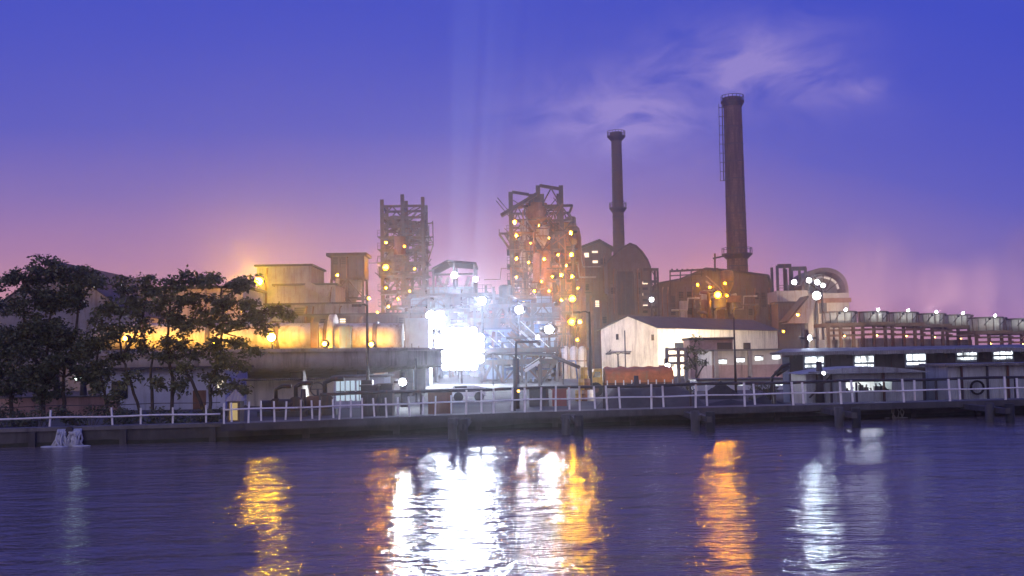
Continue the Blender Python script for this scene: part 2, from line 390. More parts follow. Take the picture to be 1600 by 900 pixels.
pl = thing('service_pipe', along(5, .9) + Vector((0, 0, 1.8)), 'long black service pipe on low stands behind the walkway', 'pipe')
xs = [xw(500, .9) + i * .9 for i in range(40)]
MB().tube([along(x, .9) + Vector((0, 0, 1.86 + .02 * math.sin(x))) for x in xs], .06, 8).build('pipe_run', dsteel, pl)
for x in xs[::4]:
    MB().bar(along(x, .9) + Vector((0, 0, YARD)), along(x, .9) + Vector((0, 0, 1.80)), .08).build('stand', dsteel, pl)

# foam falling from the two outfalls
fm = M('white_foam', (.5, .52, .53), .5, 0, .15, 6, bump=.8)
def outfall(px0, px1, Y, label, thin=False):
    x0, x1 = xw(px0), xw(px1); t = thing('outfall', along((x0 + x1) / 2, -.1), label, 'outfall')
    mb = MB(); n = 60 if not thin else 5
    for i in range(n):
        x = x0 + (x1 - x0) * (i + rng.uniform(.1, .9)) / n; mid = (i / n - .45)
        if abs(mid) < .08 and not thin: continue
        w_ = rng.uniform(.012, .035) if not thin else .02; o = rng.uniform(.05, .25)
        p = along(x, -.08)
        pts = [p + Vector((0, 0, .92)), p + Vector((0, -o * .5, .80)), p + Vector((rng.uniform(-.12, .12), -o, .58)), p + Vector((rng.uniform(-.2, .2), -o - .1, .33))]
        mb.tube(pts, [w_ * .6, w_ * 1.1, w_, w_ * 1.6], 6)
        if not thin and rng.random() < .8: mb.ico(p + Vector((0, -o, rng.uniform(.4, .85))), rng.uniform(.015, .045), 1.3, .7, 1.4)
    mb.build('falling_water', fm, t)
    MB().tube([along((x0 + x1) / 2, .02) + Vector((0, 0, .88)), along((x0 + x1) / 2, -.16) + Vector((0, 0, .88))], .13 if not thin else .06, 10).build('pipe_mouth', dsteel, t)
    mb = MB()
    for i in range(14 if not thin else 6):
        x = rng.uniform(x0 - .3, x1 + .3); mb.ico(along(x, -.3 - rng.random() * .25) + Vector((0, 0, WZ)), rng.uniform(.04, .12), 2.2, 1.2, .35)
    mb.build('foam', fm, t)
outfall(92, 130, 40.3, 'white foaming water spilling down the quay wall under the left trees')
outfall(1388, 1412, 46, 'thin trickle of water spilling into the river from beside the sheds', True)

# ------------------------------------------------------------------ trees
def leaf_cloud(mb, c, rad, n, size, rg):
    for _ in range(n):
        while True:
            q = Vector((rg.uniform(-1, 1), rg.uniform(-1, 1), rg.uniform(-1, 1)))
            if q.length < 1: break
        p = Vector(c) + Vector((q.x * rad[0], q.y * rad[1], q.z * rad[2]))
        d = Vector((rg.uniform(-1, 1), rg.uniform(-1, 1), rg.uniform(-.9, .3))).normalized()
        s_ = d.cross(Vector((rg.uniform(-1, 1), rg.uniform(-1, 1), rg.uniform(-1, 1)))).normalized()
        l = size * rg.uniform(.6, 1.3); wd = l * .24
        mb.add([p, p + d * l * .5 + s_ * wd, p + d * l, p + d * l * .5 - s_ * wd], [(0, 1, 2, 3)])
def tree(label, base_px, base_py, Y, trunks, blobs, seed, clump_n=62, leaf=.19, lm=leafm, tr=.11, depth=1.2, nclump=26, name='tree', cat='tree'):
    """trunks: list of pixel paths; blobs: (px,py,rx,ry) of the crown, at distance Y"""
    rg = random.Random(seed); base = P(base_px, base_py, Y); base.z = YARD
    t = thing(name, base, label, cat)
    tb = MB(); tips = []
    for path in trunks:
        pts = [P(px, py, Y) + Vector((0, rg.uniform(-.15, .15), 0)) for px, py in path]
        pts[0].z = YARD - .05 if abs(path[0][1] - base_py) < 8 else pts[0].z
        fine = []
        for i in range(len(pts) - 1):
            for k in range(4): fine.append(pts[i].lerp(pts[i+1], k / 4) + Vector((rg.uniform(-.04, .04), rg.uniform(-.04, .04), 0)))
        fine.append(pts[-1]); n = len(fine)
        tb.tube(fine, [tr * (1 - .65 * i / n) for i in range(n)], 7); tips.append((fine, tr))
    cb = MB(); k = Y / F
    for (px, py, rx, ry) in blobs:
        c = P(px, py, Y)
        # limb from nearest trunk point
        fine, r0 = min(tips, key=lambda f: min((q - c).length for q in f[0]))
        low = [q for q in fine if q.z < c.z - .1] or fine[:1]
        q = min(low, key=lambda v: (v - c).length)
        mid = q.lerp(c, .5) + Vector((rg.uniform(-.2, .2), rg.uniform(-.3, .3), .15))
        tb.tube([q, mid, c], [r0 * .45, r0 * .3, r0 * .12], 6)
        m = max(4, int(1.0 * nclump * (rx * ry) / (40 * 30)))
        for _ in range(m):
            while True:
                u = Vector((rg.uniform(-1, 1), rg.uniform(-1, 1), rg.uniform(-1, 1)))
                if u.length < 1: break
            u = u * (.55 + .45 * rg.random()) / max(u.length, .35) * max(u.length, .5)
            cc = c + Vector((u.x * rx * k, u.y * min(depth, rx * k * 1.1), u.z * ry * k))
            tw = c.lerp(cc, .25)
            tb.tube([tw, cc], [r0 * .12, .008], 4, False)
            s_ = rg.uniform(.20, .42); leaf_cloud(cb, cc, (s_ * 1.25, s_, s_ * .7), int(clump_n * rg.uniform(.6, 1.4)), leaf, rg)
    tb.build('trunk', bark, t); cb.build('crown', lm, t)
    return t
tree('tall dense dark tree with rounded crown, far left above the quay', 70, 640, 50,
     [[(70, 640), (68, 590), (75, 540), (80, 470)], [(68, 590), (40, 540), (35, 470)], [(70, 600), (110, 550), (125, 470)], [(98, 640), (98, 600), (100, 560)]],
     [(75, 420, 40, 20), (40, 435, 34, 24), (115, 430, 38, 24), (70, 465, 48, 28), (30, 480, 20, 24), (110, 470, 36, 24), (140, 440, 26, 18), (60, 510, 40, 24), (95, 525, 40, 26), (50, 545, 40, 26), (130, 545, 34, 22), (25, 520, 22, 20), (90, 570, 42, 26), (45, 585, 38, 26), (140, 585, 26, 24), (75, 610, 32, 20)], 3, lm=leafd, nclump=30)
tree('leaning thin tree with ragged crown between the two biggest trees', 222, 640, 49,
     [[(222, 642), (205, 600), (190, 560), (185, 500), (200, 460)], [(172, 640), (160, 600), (150, 565), (160, 510)], [(190, 560), (225, 500), (230, 450)]],
     [(195, 445, 22, 16), (170, 480, 26, 18), (205, 478, 30, 20), (235, 455, 24, 18), (180, 520, 28, 18), (222, 510, 26, 16), (155, 530, 20, 16), (150, 440, 16, 10), (160, 575, 18, 14), (150, 500, 16, 14), (235, 440, 14, 10), (158, 610, 16, 16), (185, 555, 24, 20), (205, 590, 18, 18), (140, 545, 20, 18), (180, 620, 18, 14), (230, 535, 20, 16)], 5, tr=.075, nclump=22)
tree('broad spreading tree with several slanting stems left of the tank', 270, 640, 47.5,
     [[(270, 642), (268, 590), (262, 540), (265, 470), (285, 440)], [(326, 640), (300, 595), (275, 565), (262, 540)], [(328, 640), (330, 600), (345, 560), (350, 500), (345, 450)], [(350, 520), (400, 490), (440, 478)], [(240, 640), (236, 590), (240, 550)]],
     [(262, 450, 24, 18), (292, 438, 28, 18), (330, 440, 32, 18), (365, 445, 28, 16), (300, 470, 34, 20), (345, 475, 38, 20), (270, 495, 30, 20), (310, 508, 36, 20), (355, 505, 36, 18), (395, 468, 24, 14), (395, 495, 30, 16), (428, 483, 22, 11), (270, 535, 26, 20), (330, 540, 24, 18), (365, 540, 20, 16), (350, 565, 26, 18), (385, 440, 16, 9), (448, 492, 10, 6), (290, 575, 20, 14), (250, 475, 22, 18), (255, 560, 18, 16), (375, 570, 22, 16), (395, 545, 18, 14), (365, 600, 20, 14), (340, 600, 16, 12), (415, 515, 20, 12), (280, 605, 18, 16), (320, 590, 18, 14), (250, 600, 16, 16), (380, 610, 14, 12), (300, 545, 22, 18)], 8, tr=.085, nclump=21)
tree('dark leafy tree cut by the left edge of the photo', -8, 640, 52,
     [[(-8, 640), (-10, 580), (-5, 520)], [(20, 640), (15, 600), (12, 560)]],
     [(-10, 520, 36, 24), (8, 545, 30, 26), (-15, 580, 36, 26), (14, 585, 28, 28), (22, 615, 24, 18), (-10, 480, 26, 22), (0, 440, 10, 16)], 12, lm=leafd)
tree('small sparse yellow green tree in front of the long white shed', 1088, 605, 84,
     [[(1088, 608), (1088, 580), (1084, 550), (1086, 530)], [(1087, 575), (1076, 555), (1074, 540)], [(1088, 590), (1100, 570), (1104, 560)]],
     [(1086, 530, 10, 8), (1078, 545, 12, 9), (1094, 548, 10, 8), (1084, 562, 14, 9), (1074, 575, 10, 6), (1098, 570, 9, 7)], 21, lm=leafy, clump_n=30, leaf=.2, tr=.07, nclump=60)

def bush(label, px, py, Y, rx, rz, seed, lm=leafd):
    rg = random.Random(seed); c = P(px, py, Y); c.z = YARD
    t = thing('bush', c, label, 'bush'); mb = MB(); tb = MB()
    for _ in range(16):
        u = Vector((rg.uniform(-1, 1) * rx, rg.uniform(-.6, .6), rg.uniform(.2, 1) * rz))
        leaf_cloud(mb, c + u, (.3, .3, .22), 45, .14, rg)
        tb.tube([c + Vector((u.x * .3, u.y * .3, -.05)), c + u], [.018, .006], 4, False)
    mb.build('foliage', lm, t); tb.build('stem', bark, t)
bush('low dark bush right of the orange tarpaulin truck', 1065, 600, 60, 1.1, .95, 31)
bush('low dark bush at the foot of the leaning tree', 205, 640, 47, .9, .55, 33)
bush('round dark bush beside the dark coal heap', 1192, 610, 58, .6, .8, 34)
bush('low bush at the foot of the far left tree', 60, 640, 44, 1.2, .7, 36)
bush('low leafy bush between the outfall and the leaning tree', 140, 640, 44, 1.2, .8, 37)
bush('dark bush right under the far left edge tree', 10, 640, 45, 1.0, .8, 38)
bush('low bush between the stems of the spreading tree', 262, 640, 44, .9, .6, 39)
bush('wispy bush left of the small lit hut', 318, 640, 46, .7, .5, 35)

# ------------------------------------------------------------------ lamps
def head(t, p, r, mat, aim=None, w=1.0):
    """flood lamp head at p looking towards the river"""
    d = Vector((-p.x * .6, -p.y, p.y * .03)).normalized() if aim is None else aim.normalized()
    u = d.cross(Vector((0, 0, 1))).normalized(); v = u.cross(d)
    n = 10; c = p
    f = [c + (u * math.cos(2*math.pi*i/n) * w + v * math.sin(2*math.pi*i/n)) * r for i in range(n)]
    bk = [q - d * r * .9 for q in [c + (x - c) * .55 for x in f]]
    mb = MB(); o = [c + (x - c) * 1.12 + d * .02 for x in f]
    mb.add(o + bk, [(i, (i+1) % n, n+(i+1) % n, n+i) for i in range(n)] + [tuple(range(2*n-1, n-1, -1))])
    h_ = mb.build('lamp_head', dsteel, t)
    lb = MB(); lb.add(f, [tuple(range(n))]); l_ = lb.build('lens', mat, h_)
    return h_
def sodium(px, py, Y, label, r=.38, mat=None, group='amber lamps on the plant', back=1.0, wash=None, front=None, fr_mat=None):
    p = P(px, py, Y); t = thing('amber_lamp', p, label, 'lamp', group)
    r *= .44 * rng.uniform(.65, 1.25)
    MB().ico(p, r, rings=6, segs=8).build('globe', mat or em_sod, t)
    f = [p + Vector((math.cos(2*math.pi*i/8) * r * .95, r * 1.05, math.sin(2*math.pi*i/8) * r * .95)) for i in range(8)]
    MB().add(f, [tuple(range(8))]).build('added_wash_disc', wash or em_wash, t)  # added glowing disc aimed back to wash the structure behind
    front = front or (r * .75, fr_mat or E('amber_flood', (1, .36, .002), 480))
    if front[0]: head(t, p + Vector((0, -r * 1.2, 0)), front[0], front[1])
    MB().lathe(p, [(r * .35, r * 1.5), (r * 1.25, r * 1.02)], 10).build('hood', dsteel, t)
    MB().bar(p + Vector((0, 0, r * 1.45)), p + Vector((0, back, r * 1.45 + .2)), .1).build('bracket', dsteel, t)
def mast(px, py, Y, label, nx=1, nz=1, r=.45, gap=1.2, mat=None, base_px=None, group=None, name='flood_mast', aim=None, base_z=YARD, wash=None):
    p = P(px, py, Y); t = thing(name, Vector((p.x, Y, base_z)), label, 'flood lamp', group)
    top = p.z + (nz - 1) * gap / 2 + .5; bk = -1 if aim is not None and aim.y > 0 else 1
    MB().tube([Vector((p.x, Y + .7 * bk, base_z)), Vector((p.x, Y + .7 * bk, top))], [.22, .12], 10).build('pole', dsteel, t)
    for k in range(nz):
        z = p.z + (k - (nz - 1) / 2) * gap
        MB().bar(Vector((p.x - (nx * gap) / 2, Y + .55 * bk, z)), Vector((p.x + (nx * gap) / 2, Y + .55 * bk, z)), .12).build('crossbar', dsteel, t)
        for i in range(nx):
            if nx > 4 and (abs(i - (nx - 1) / 2) / (nx / 2)) ** 2 + (abs(k - (nz - 1) / 2) / (nz / 2)) ** 2 > 1.15: continue
            head(t, Vector((p.x + (i - (nx - 1) / 2) * gap, Y, z)), r, mat or em_flood, aim)
    if wash:
        for sx in (-.6, .6): head(t, Vector((p.x + sx, Y + 2.0, p.z + .1)), .4, E('frame_wash', (.22, .38, 1), 300), Vector((sx * .5, 1, -.12)))  # added hidden heads aimed back to light the frames blue
    return t
mast(718, 545, 108, 'huge blinding white bank of flood lamps in the middle', 7, 6, .36, .69, em_big, wash=1)
mast(680, 500, 120, 'large white flood lamp bank just above left of the biggest one', 2, 2, .5, .96, E('second_bank_glow', (.80, .88, 1), 260), wash=1)
mast(753, 470, 125, 'white flood lamp on the mast rising right above the biggest bank', 1, 1, .42, .85, em_flood, wash=1)
mast(811, 484, 128, 'white flood lamp on the mast before the tall lattice tower', 1, 1, .42, .85, em_flood, wash=1)
mast(858, 515, 118, 'white flood lamp on the mast low beside the silos', 1, 1, .42, .85, em_flood, wash=1)
mast(840, 527, 118, 'small white flood lamp just left of the low mast by the silos', 1, 1, .22, 1, em_white)
mast(629, 597, 58, 'single white lamp on a short post in front of the tank', 1, 1, .17, 1, E('post_lamp', (.85, .93, 1), 800), name='lamp_post')
mast(710, 430, 168, 'round white lamp under the roof of the open hoist house', 1, 1, .5, 1, em_white)
mast(743, 436, 168, 'small white lamp at the right corner of the hoist house', 1, 1, .4, 1, em_white)
mast(1265, 528, 63, 'bluish white lamp on a pole behind the pump house roof', 1, 1, .14, 1, E('pump_lamp', (.72, .85, 1), 1300), name='lamp_post', aim=Vector((.75, -.9, -.12)))
mast(1043, 572, 72, 'white lamp glaring at the tail of the orange truck', 1, 1, .17, 1, E('truck_lamp', (.85, .93, 1), 70), name='lamp_post')
for px, py, lb in ((80, 588, 'greenish lamp glowing through the leaves of the far left tree'), (122, 590, 'brighter greenish lamp between the trunks of the left trees')):
    mast(px, py, 56, lb, 1, 1, .16, 1, em_green, name='lamp_post', group='greenish lamps behind the trees')

T1 = 'amber lamp on the three-posted frame tower, '
for px, py, lb in ((603, 379, 'topmost of its left post'), (603, 418, 'largest, halfway down its left post'), (603, 450, 'third down its left post'), (607, 479, 'lowest on its left post'), (622, 467, 'small, beside the lowest')):
    sodium(px, py, 186, T1 + lb, .55 if py == 418 else .42, front=(.4, E('tower_flood', (1, .36, .001), 700)) if py == 418 else None)
sodium(636, 506, 130, 'amber lamp at the end of the kiln next to the flood bank', .3)
T2 = 'amber lamp on the tall crowded tower, '
for px, py, lb, r_ in ((804, 347, 'topmost on its left', .5), (807, 368, 'second down its left edge', .4), (807, 404, 'big one on its left edge', .62), (807, 433, 'lowest on its left edge', .38),
                   (892, 364, 'topmost on its right edge', .5), (893, 398, 'second down its right edge', .5), (877, 430, 'left of the pair on its third level', .55), (894, 432, 'right of the pair on its third level', .45),
                   (877, 469, 'left of the pair on its fourth level', .5), (894, 467, 'right of the pair on its fourth level', .58), (893, 503, 'left of the low pair at its right foot', .48), (906, 503, 'right of the low pair at its right foot', .48), (902, 531, 'single lowest one above the silos', .36),
                   (850, 405, 'in the middle of its second level', .34), (846, 440, 'in the middle of its third level', .34)):
    sodium(px, py, 172, T2 + lb, r_, mat=E('low_pair_glow', (1, .44, .012), 300) if py in (503, 467, 469) else None, front=(.42, E('low_pair_flood', (1, .48, .001), 700)) if (px, py) in ((894, 467), (893, 503)) else None)
for px, py, lb, r_ in ((842, 352, 'tiny, high at the middle post', .26), (858, 372, 'tiny, right of the middle riser duct', .24), (872, 398, 'small, between the middle and the right edge', .3), (826, 410, 'small, left of the middle post', .28), (835, 455, 'small, left of the fourth level pair', .3),
                   (858, 455, 'small, between middle post and fourth level pair', .3), (863, 432, 'small, just left of the third level pair', .26), (818, 470, 'small, low on the left half', .3), (848, 485, 'small, low at the middle post', .3), (870, 490, 'small, under the fourth level pair', .3), (829, 380, 'tiny, left of the riser duct', .22), (885, 415, 'tiny, just above the third level pair', .24), (903, 450, 'tiny, outermost at the right', .24)):
    sodium(px, py, 173, T2 + lb, r_)
for px, py, lb, r_ in ((632, 385, 'tiny, beside the glowing duct', .26), (648, 420, 'tiny, halfway up the right half', .24), (640, 455, 'small, low in the middle', .28), (655, 478, 'small, low at the right post', .28), (590, 488, 'small, left of its foot', .28)):
    sodium(px, py, 184, T1 + lb, r_)
sodium(1143, 478, 205, 'added amber lamp washing the foot of the tall brick chimney', .5, wash=E('chimney_wash', (1, .42, .07), 900), front=(0, None))  # lamp added to wash the chimney base orange
B3 = 'amber lamp on the dark hall behind the tall brick chimney, '
for px, py, lb, r_ in ((1121, 461, 'largest and brightest', .75), (1133, 443, 'right of the brightest one', .5), (1090, 445, 'far left by the trestle', .5), (1109, 449, 'small one over the brightest', .34), (1136, 462, 'small one at the chimney', .34)):
    sodium(px, py, 192, B3 + lb, r_, mat=E('hall_glow', (1, .36, .015), 170) if r_ > .6 else None, wash=E('hall_wash', (1, .36, .04), 30), front=(.5, E('hall_flood', (1, .36, .001), 950)) if r_ > .6 else None)
sodium(527, 430, 176, 'amber lamp under the box of the bin tower', .4)
sodium(405, 440, 160, 'large amber lamp glaring at the left corner of the stepped building', .9, E('building_glare', (1, .42, .03), 60), wash=E('building_wash', (1, .42, .06), 240), front=(.55, E('building_flood', (1, .5, .001), 2400)))
sodium(576, 466, 150, 'amber lamp low between the bin tower and the three-posted tower', .35)
sodium(1224, 518, 118, 'amber lamp at the right end of the long white shed', .22, em_sod_s, front=(.09, E('amber_flood', (1, .36, .002), 480)))
sodium(810, 611, 52, 'small yellow lamp at the foot of the bent pipe', .14, em_sod_s, wash=E('foot_wash', (1, .42, .07), 20), front=(0, None))
# ------------------------------------------------------------------ left buildings
def gable(name, label, c, ux, wdt, lng, z0, ze, zr, wall, roof, cat='building', over=.25):
    """gable building: c = corner, ux = gable direction, length runs along uy"""
    ux = Vector((*ux[:2], 0)).normalized(); uy = Vector((-ux.y, ux.x, 0)); c = Vector((c[0], c[1], 0))
    t = thing(name, c + ux * wdt / 2 + Vector((0, 0, z0)), label, cat)
    prof = [c + Vector((0,0,z0)), c + ux*wdt + Vector((0,0,z0)), c + ux*wdt + Vector((0,0,ze)), c + ux*wdt/2 + Vector((0,0,zr)), c + Vector((0,0,ze))]
    MB().prism(prof, (0,0,0), uy * lng).build('wall', wall, t)
    for s_ in (0, 1):
        e = c + (ux * wdt if s_ else Vector()) + Vector((0,0,ze)); r_ = c + ux * wdt/2 + Vector((0,0,zr))
        d = (e - r_); e2 = e + d.normalized() * over; up = Vector((0,0,.10))
        q = [e2 + Vector((0,0,.03)), r_ + Vector((0,0,.03)), r_ + up, e2 + up]
        MB().prism(q, -uy * over, uy * (lng + 2*over)).build('roof', roof, t)
    return t, c, ux, uy
c0 = P(-30, 560, 110)
gable('gabled_shed', 'large pale gabled shed hidden behind the far left tree', (c0.x, 110), (1, 0), X(205, 110) - c0.x, 25, YARD, Z(-30, 496, 110), Z(85, 410, 110), grey, roofm)
lt_ = thing('lit_shed', P(270, 560, 124), 'long shed glowing orange behind the kiln and the left trees', 'shed')
MB().box(X(128, 124), X(380, 124), 124, 134, YARD, Z(265, 452, 124)).build('wall', lgrey, lt_)
MB().box(X(128, 124) - .4, X(380, 124) + .4, 123.5, 134.5, Z(265, 452, 124) + .003, Z(265, 452, 124) + .3).build('roof', roofm, lt_)
for px in range(140, 378, 26): MB().box(X(px, 124) - .12, X(px, 124) + .12, 123.8, 123.997, YARD, Z(265, 454, 124)).build('pilaster', grey, lt_)
bx = thing('boundary_wall', P(60, 640, 47.5), 'low pinkish plastered wall under the left trees', 'wall')
a = X(-80, 54); b_ = X(185, 54)
MB().box(a, b_, 54, 54.25, YARD, Z(60, 622, 54)).build('wall', pinkw, bx)
MB().box(a, b_, 53.95, 54.3, Z(60, 622, 54), Z(60, 622, 54) + .08).build('coping', deckc, bx)
ws = thing('store_shed', P(260, 640, 60), 'pale bluish plastered store shed behind the tree stems', 'shed')
a, b_, zt = X(158, 60), X(352, 60), Z(250, 577, 60)
MB().box(a, b_, 60, 65, YARD, zt).build('wall', bplaster, ws)
MB().box(a - .3, b_ + .3, 59.6, 65.3, zt, zt + .12).build('roof', roofm, ws)
dd = MB().box(X(302, 60), X(322, 60), 59.93, 59.998, YARD, Z(310, 610, 60)).build('door', rusty, ws)
wn_ = MB().box(X(340, 60), X(349, 60), 59.95, 59.998, Z(345, 606, 60), Z(345, 590, 60)).build('window', em_winw, ws)
MB().box(X(175, 60), X(200, 60), 59.94, 59.998, Z(187, 622, 60), Z(187, 596, 60)).build('window', glassd, ws)
hut = thing('hut', P(365, 645, 40.0), 'tiny lit hut with a white peaked roof at the start of the walkway', 'hut')
a, b_ = X(353, 40.0), X(377, 40.0); z1, z2 = Z(365, 627, 40.0), Z(365, 608, 40.0); z0_ = 1.0
MB().box(a + .05, b_ - .05, 40.0, 40.6, YARD, z1).build('body', brown, hut)
MB().box(a + .14, b_ - .14, 39.97, 39.998, 1.0, z1 - .06).build('window', E('hut_window', (1, .72, .35), .45), hut)
MB().add([(a - .05, 39.92, z1), (b_ + .05, 39.92, z1), (b_ + .05, 40.68, z1), (a - .05, 40.68, z1), ((a + b_) / 2, 40.3, z2)], [(0, 1, 4), (1, 2, 4), (2, 3, 4), (3, 0, 4), (3, 2, 1, 0)]).build('roof', lgrey, hut)

# thickener tank
tc_ = Vector((X(432, 80), 80, YARD)); RT = 12.0
tk = thing('settling_tank', tc_, 'huge round raised concrete settling tank with a dished underside', 'tank')
zr_, zb_ = Z(432, 547, 68), Z(432, 578, 68)
MB().lathe((tc_.x, 80, 0), [(1.2, YARD + .9), (6, zb_ - .55), (RT - .6, zb_ - .1), (RT, zb_ + .15), (RT, zr_), (RT - .4, zr_), (RT - .4, zr_ - .9)], 72).build('basin', conc, tk)
MB().lathe((tc_.x, 80, 0), [(RT + .02, zr_ - .14), (RT + .22, zr_ - .12), (RT + .22, zr_ + .06), (RT - .05, zr_ + .08)], 72, ring=True).build('rim', conc, tk)
for i in range(14):
    a = 2 * math.pi * (i + .25) / 14; q = tc_ + Vector((math.cos(a) * (RT - 1.6), math.sin(a) * (RT - 1.6), 0))
    MB().box(q.x - .4, q.x + .4, q.y - .4, q.y + .4, YARD, zb_ - .15).build('column', dconc, tk)
MB().box(X(240, 66), X(274, 66), 69, 70.5, YARD, zb_).build('column', dconc, tk)
for i in range(22):
    a = 2 * math.pi * i / 22 + .05; q = Vector((tc_.x + math.cos(a) * RT, 80 + math.sin(a) * RT, zr_ + .07))
    MB().tube([q, q + Vector((0, 0, .28))], .035, 6).build('vent_stub', dsteel, tk)

# kiln
YK = 105
kx0, kx1 = X(150, YK), X(648, YK); kz0, kz1 = Z(150, 526, YK), Z(648, 526, YK); KR = 1.28
kl = thing('rotary_kiln', Vector(((kx0 + kx1) / 2, YK, YARD)), 'long horizontal rotary kiln bathed in yellow light behind the tank', 'kiln')
def kp(px): 
    x = X(px, YK); f = (x - kx0) / (kx1 - kx0); return Vector((x, YK, kz0 + (kz1 - kz0) * f))
MB().tube([kp(p) for p in range(150, 649, 20)], KR, 36).build('shell', kilnm, kl)
for p in (230, 330, 436, 588):
    MB().tube([kp(p - 3.5), kp(p + 3.5)], KR + .16, 36).build('riding_ring', steel, kl)
MB().tube([kp(516), kp(525)], KR + .85, 48).build('girth_gear', kilnm, kl)
MB().tube([kp(509), kp(515)], KR + .35, 40).build('flange', steel, kl)
for p in (300, 436, 520, 588):
    q = kp(p); MB().box(q.x - .9, q.x + .9, YK - 1.6, YK + 1.6, YARD, q.z - KR - .1).build('pier', conc, kl)
q = kp(545); MB().box(q.x - .55, q.x + .55, YK - 2.2, YK - 1.45, q.z - 1.2, q.z + .95).build('control_box', bluep, kl)
q = kp(640); MB().box(q.x - .2, q.x + 2.0, YK - 1.7, YK + 1.7, YARD, q.z + 1.7).build('hood', bluegrey, kl)
q = kp(497); MB().box(q.x - .35, q.x + .35, YK - 2.0, YK - 1.4, q.z - 1.1, q.z + 1.3).build('drive_frame', steel, kl)
KL = 'yellow flood lamp lighting the kiln, '
for px, py, lb, big in ((195, 529, 'seen through the far left tree', 0), (258, 532, 'seen through the gaps left of the spreading tree', 0), (335, 533, 'behind the spreading tree', 0), (424, 527, 'brightest, left of the girth gear', 1), (507, 537, 'at the foot of the girth gear', 0), (580, 538, 'under the right end', 0)):
    p = P(px, py, YK - 4.5); t = thing('kiln_lamp', p, KL + lb, 'lamp', 'yellow lamps along the kiln')
    hd = head(t, p, .34 if big else .2, em_kiln if big else E('kiln_lamp_small', (1, .5, .03), 60), Vector((-p.x * .5, -p.y, 2)))
    MB().bar(p + Vector((0, .35, -.1)), Vector((p.x, p.y + .35, YARD)), .12).build('post', dsteel, t)
    # the second head of each lamp looks back at the kiln
    hd = head(t, p + Vector((.0, .75, .0)), .34, E('kiln_wash', (1, .5, .06), 420), Vector((0, 1, .1)))

for px, lb in ((150, 'furthest left, behind the densest tree'), (215, 'second from the left'), (290, 'third from the left'), (365, 'nearest the stepped building')):
    p = P(px, 528, 114); t = thing('added_shed_lamp', p, 'added orange lamp facing the long lit shed, ' + lb, 'lamp', 'orange lamps added before the lit shed')
    head(t, p, .45, E('shed_wash', (1, .42, .05), 520), Vector((.15, 1, .35))); MB().bar(p + Vector((0, -.5, 0)), Vector((p.x, p.y - .5, YARD)), .14).build('post', dsteel, t)  # unseen lamps added so orange shows through the leaves
# stepped building
sb = thing('stepped_building', P(450, 560, 170), 'pale stepped building with boxy upper storeys left of the bin tower', 'building')
def pbox(px0, py0, px1, py1, Y, dep, base=None):
    m = (px0 + px1) / 2; zt = Z(m, py0, Y); zb = Z(m, py1, Y) if base is None else base
    return MB().box(X(px0, Y, (py0 + py1) / 2), X(px1, Y, (py0 + py1) / 2), Y, Y + dep, zb, zt)
def sub(t, name, mat, *a, **k): return pbox(*a, **k).build(name, mat, t)
def roofcap(t, px0, px1, py, Y, dep, th=.3, ov=.4, mat=None):
    z = Z((px0 + px1) / 2, py, Y); return MB().box(X(px0, Y) - ov, X(px1, Y) + ov, Y - ov, Y + dep + ov, z + .003, z + th).build('roof', mat or roofm, t)
sub(sb, 'upper_block', lgrey, 402, 416, 486, 475, 172, 12); roofcap(sb, 402, 486, 416, 172, 12)
sub(sb, 'lower_block', lgrey, 430, 446, 524, 505, 168, 10, base=YARD); roofcap(sb, 430, 524, 446, 168, 3.9)
sub(sb, 'annex', grey, 380, 476, 560, 520, 160, 7.5, base=YARD); roofcap(sb, 380, 560, 476, 160, 7.5, .25)
q0 = P(486, 447, 171); q1 = P(520, 462, 171)
MB().bar(q0 + Vector((0, -4, 0)), q1 + Vector((0, -4, 0)), 1.4, 1.0).build('sloping_gallery', lgrey, sb)
# long low shed behind
ls = thing('low_shed', P(560, 560, 150), 'long low rusty shed in front of the three-posted tower', 'shed')
sub(ls, 'wall', brown, 480, 492, 668, 560, 152, 6, base=YARD); roofcap(ls, 480, 668, 492, 152, 6, .25, .5)
# bin tower
bt = thing('bin_tower', P(543, 560, 180), 'square bin tower with a boxy top on lattice legs', 'tower')
sub(bt, 'bin', brown, 517, 400, 569, 436, 180, 5.5); roofcap(bt, 517, 569, 400, 180, 5.5, .5, .6)
zb = Z(543, 436, 180)
for sx in (518.5, 543, 567.5):
    for dy in (.25, 5.2):
        MB().bar((X(sx, 180), 180 + dy, YARD), (X(sx, 180), 180 + dy, zb), .4).build('leg', steel, bt)
for i in range(4):
    z0 = zb - (i + 1) * 3.1; z1 = z0 + 3.1
    mb = MB()
    for dy in (.25, 5.2):
        mb.bar((X(518.5, 180), 180 + dy, z0), (X(567.5, 180), 180 + dy, z0), .28)
        mb.bar((X(518.5, 180), 180 + dy, z0), (X(543, 180), 180 + dy, z1), .18); mb.bar((X(567.5, 180), 180 + dy, z0), (X(543, 180), 180 + dy, z1), .18)
    mb.build('bracing', steel, bt)
MB().lathe((X(543, 180), 182.7, 0), [(.5, zb - 5), (2.0, zb - 1.4), (2.0, zb)], 16).build('hopper', grey, bt)
MB().tube([(X(528, 179), 179.2, YARD), (X(528, 179), 179.2, zb)], .35, 10).build('downpipe', lgrey, bt)

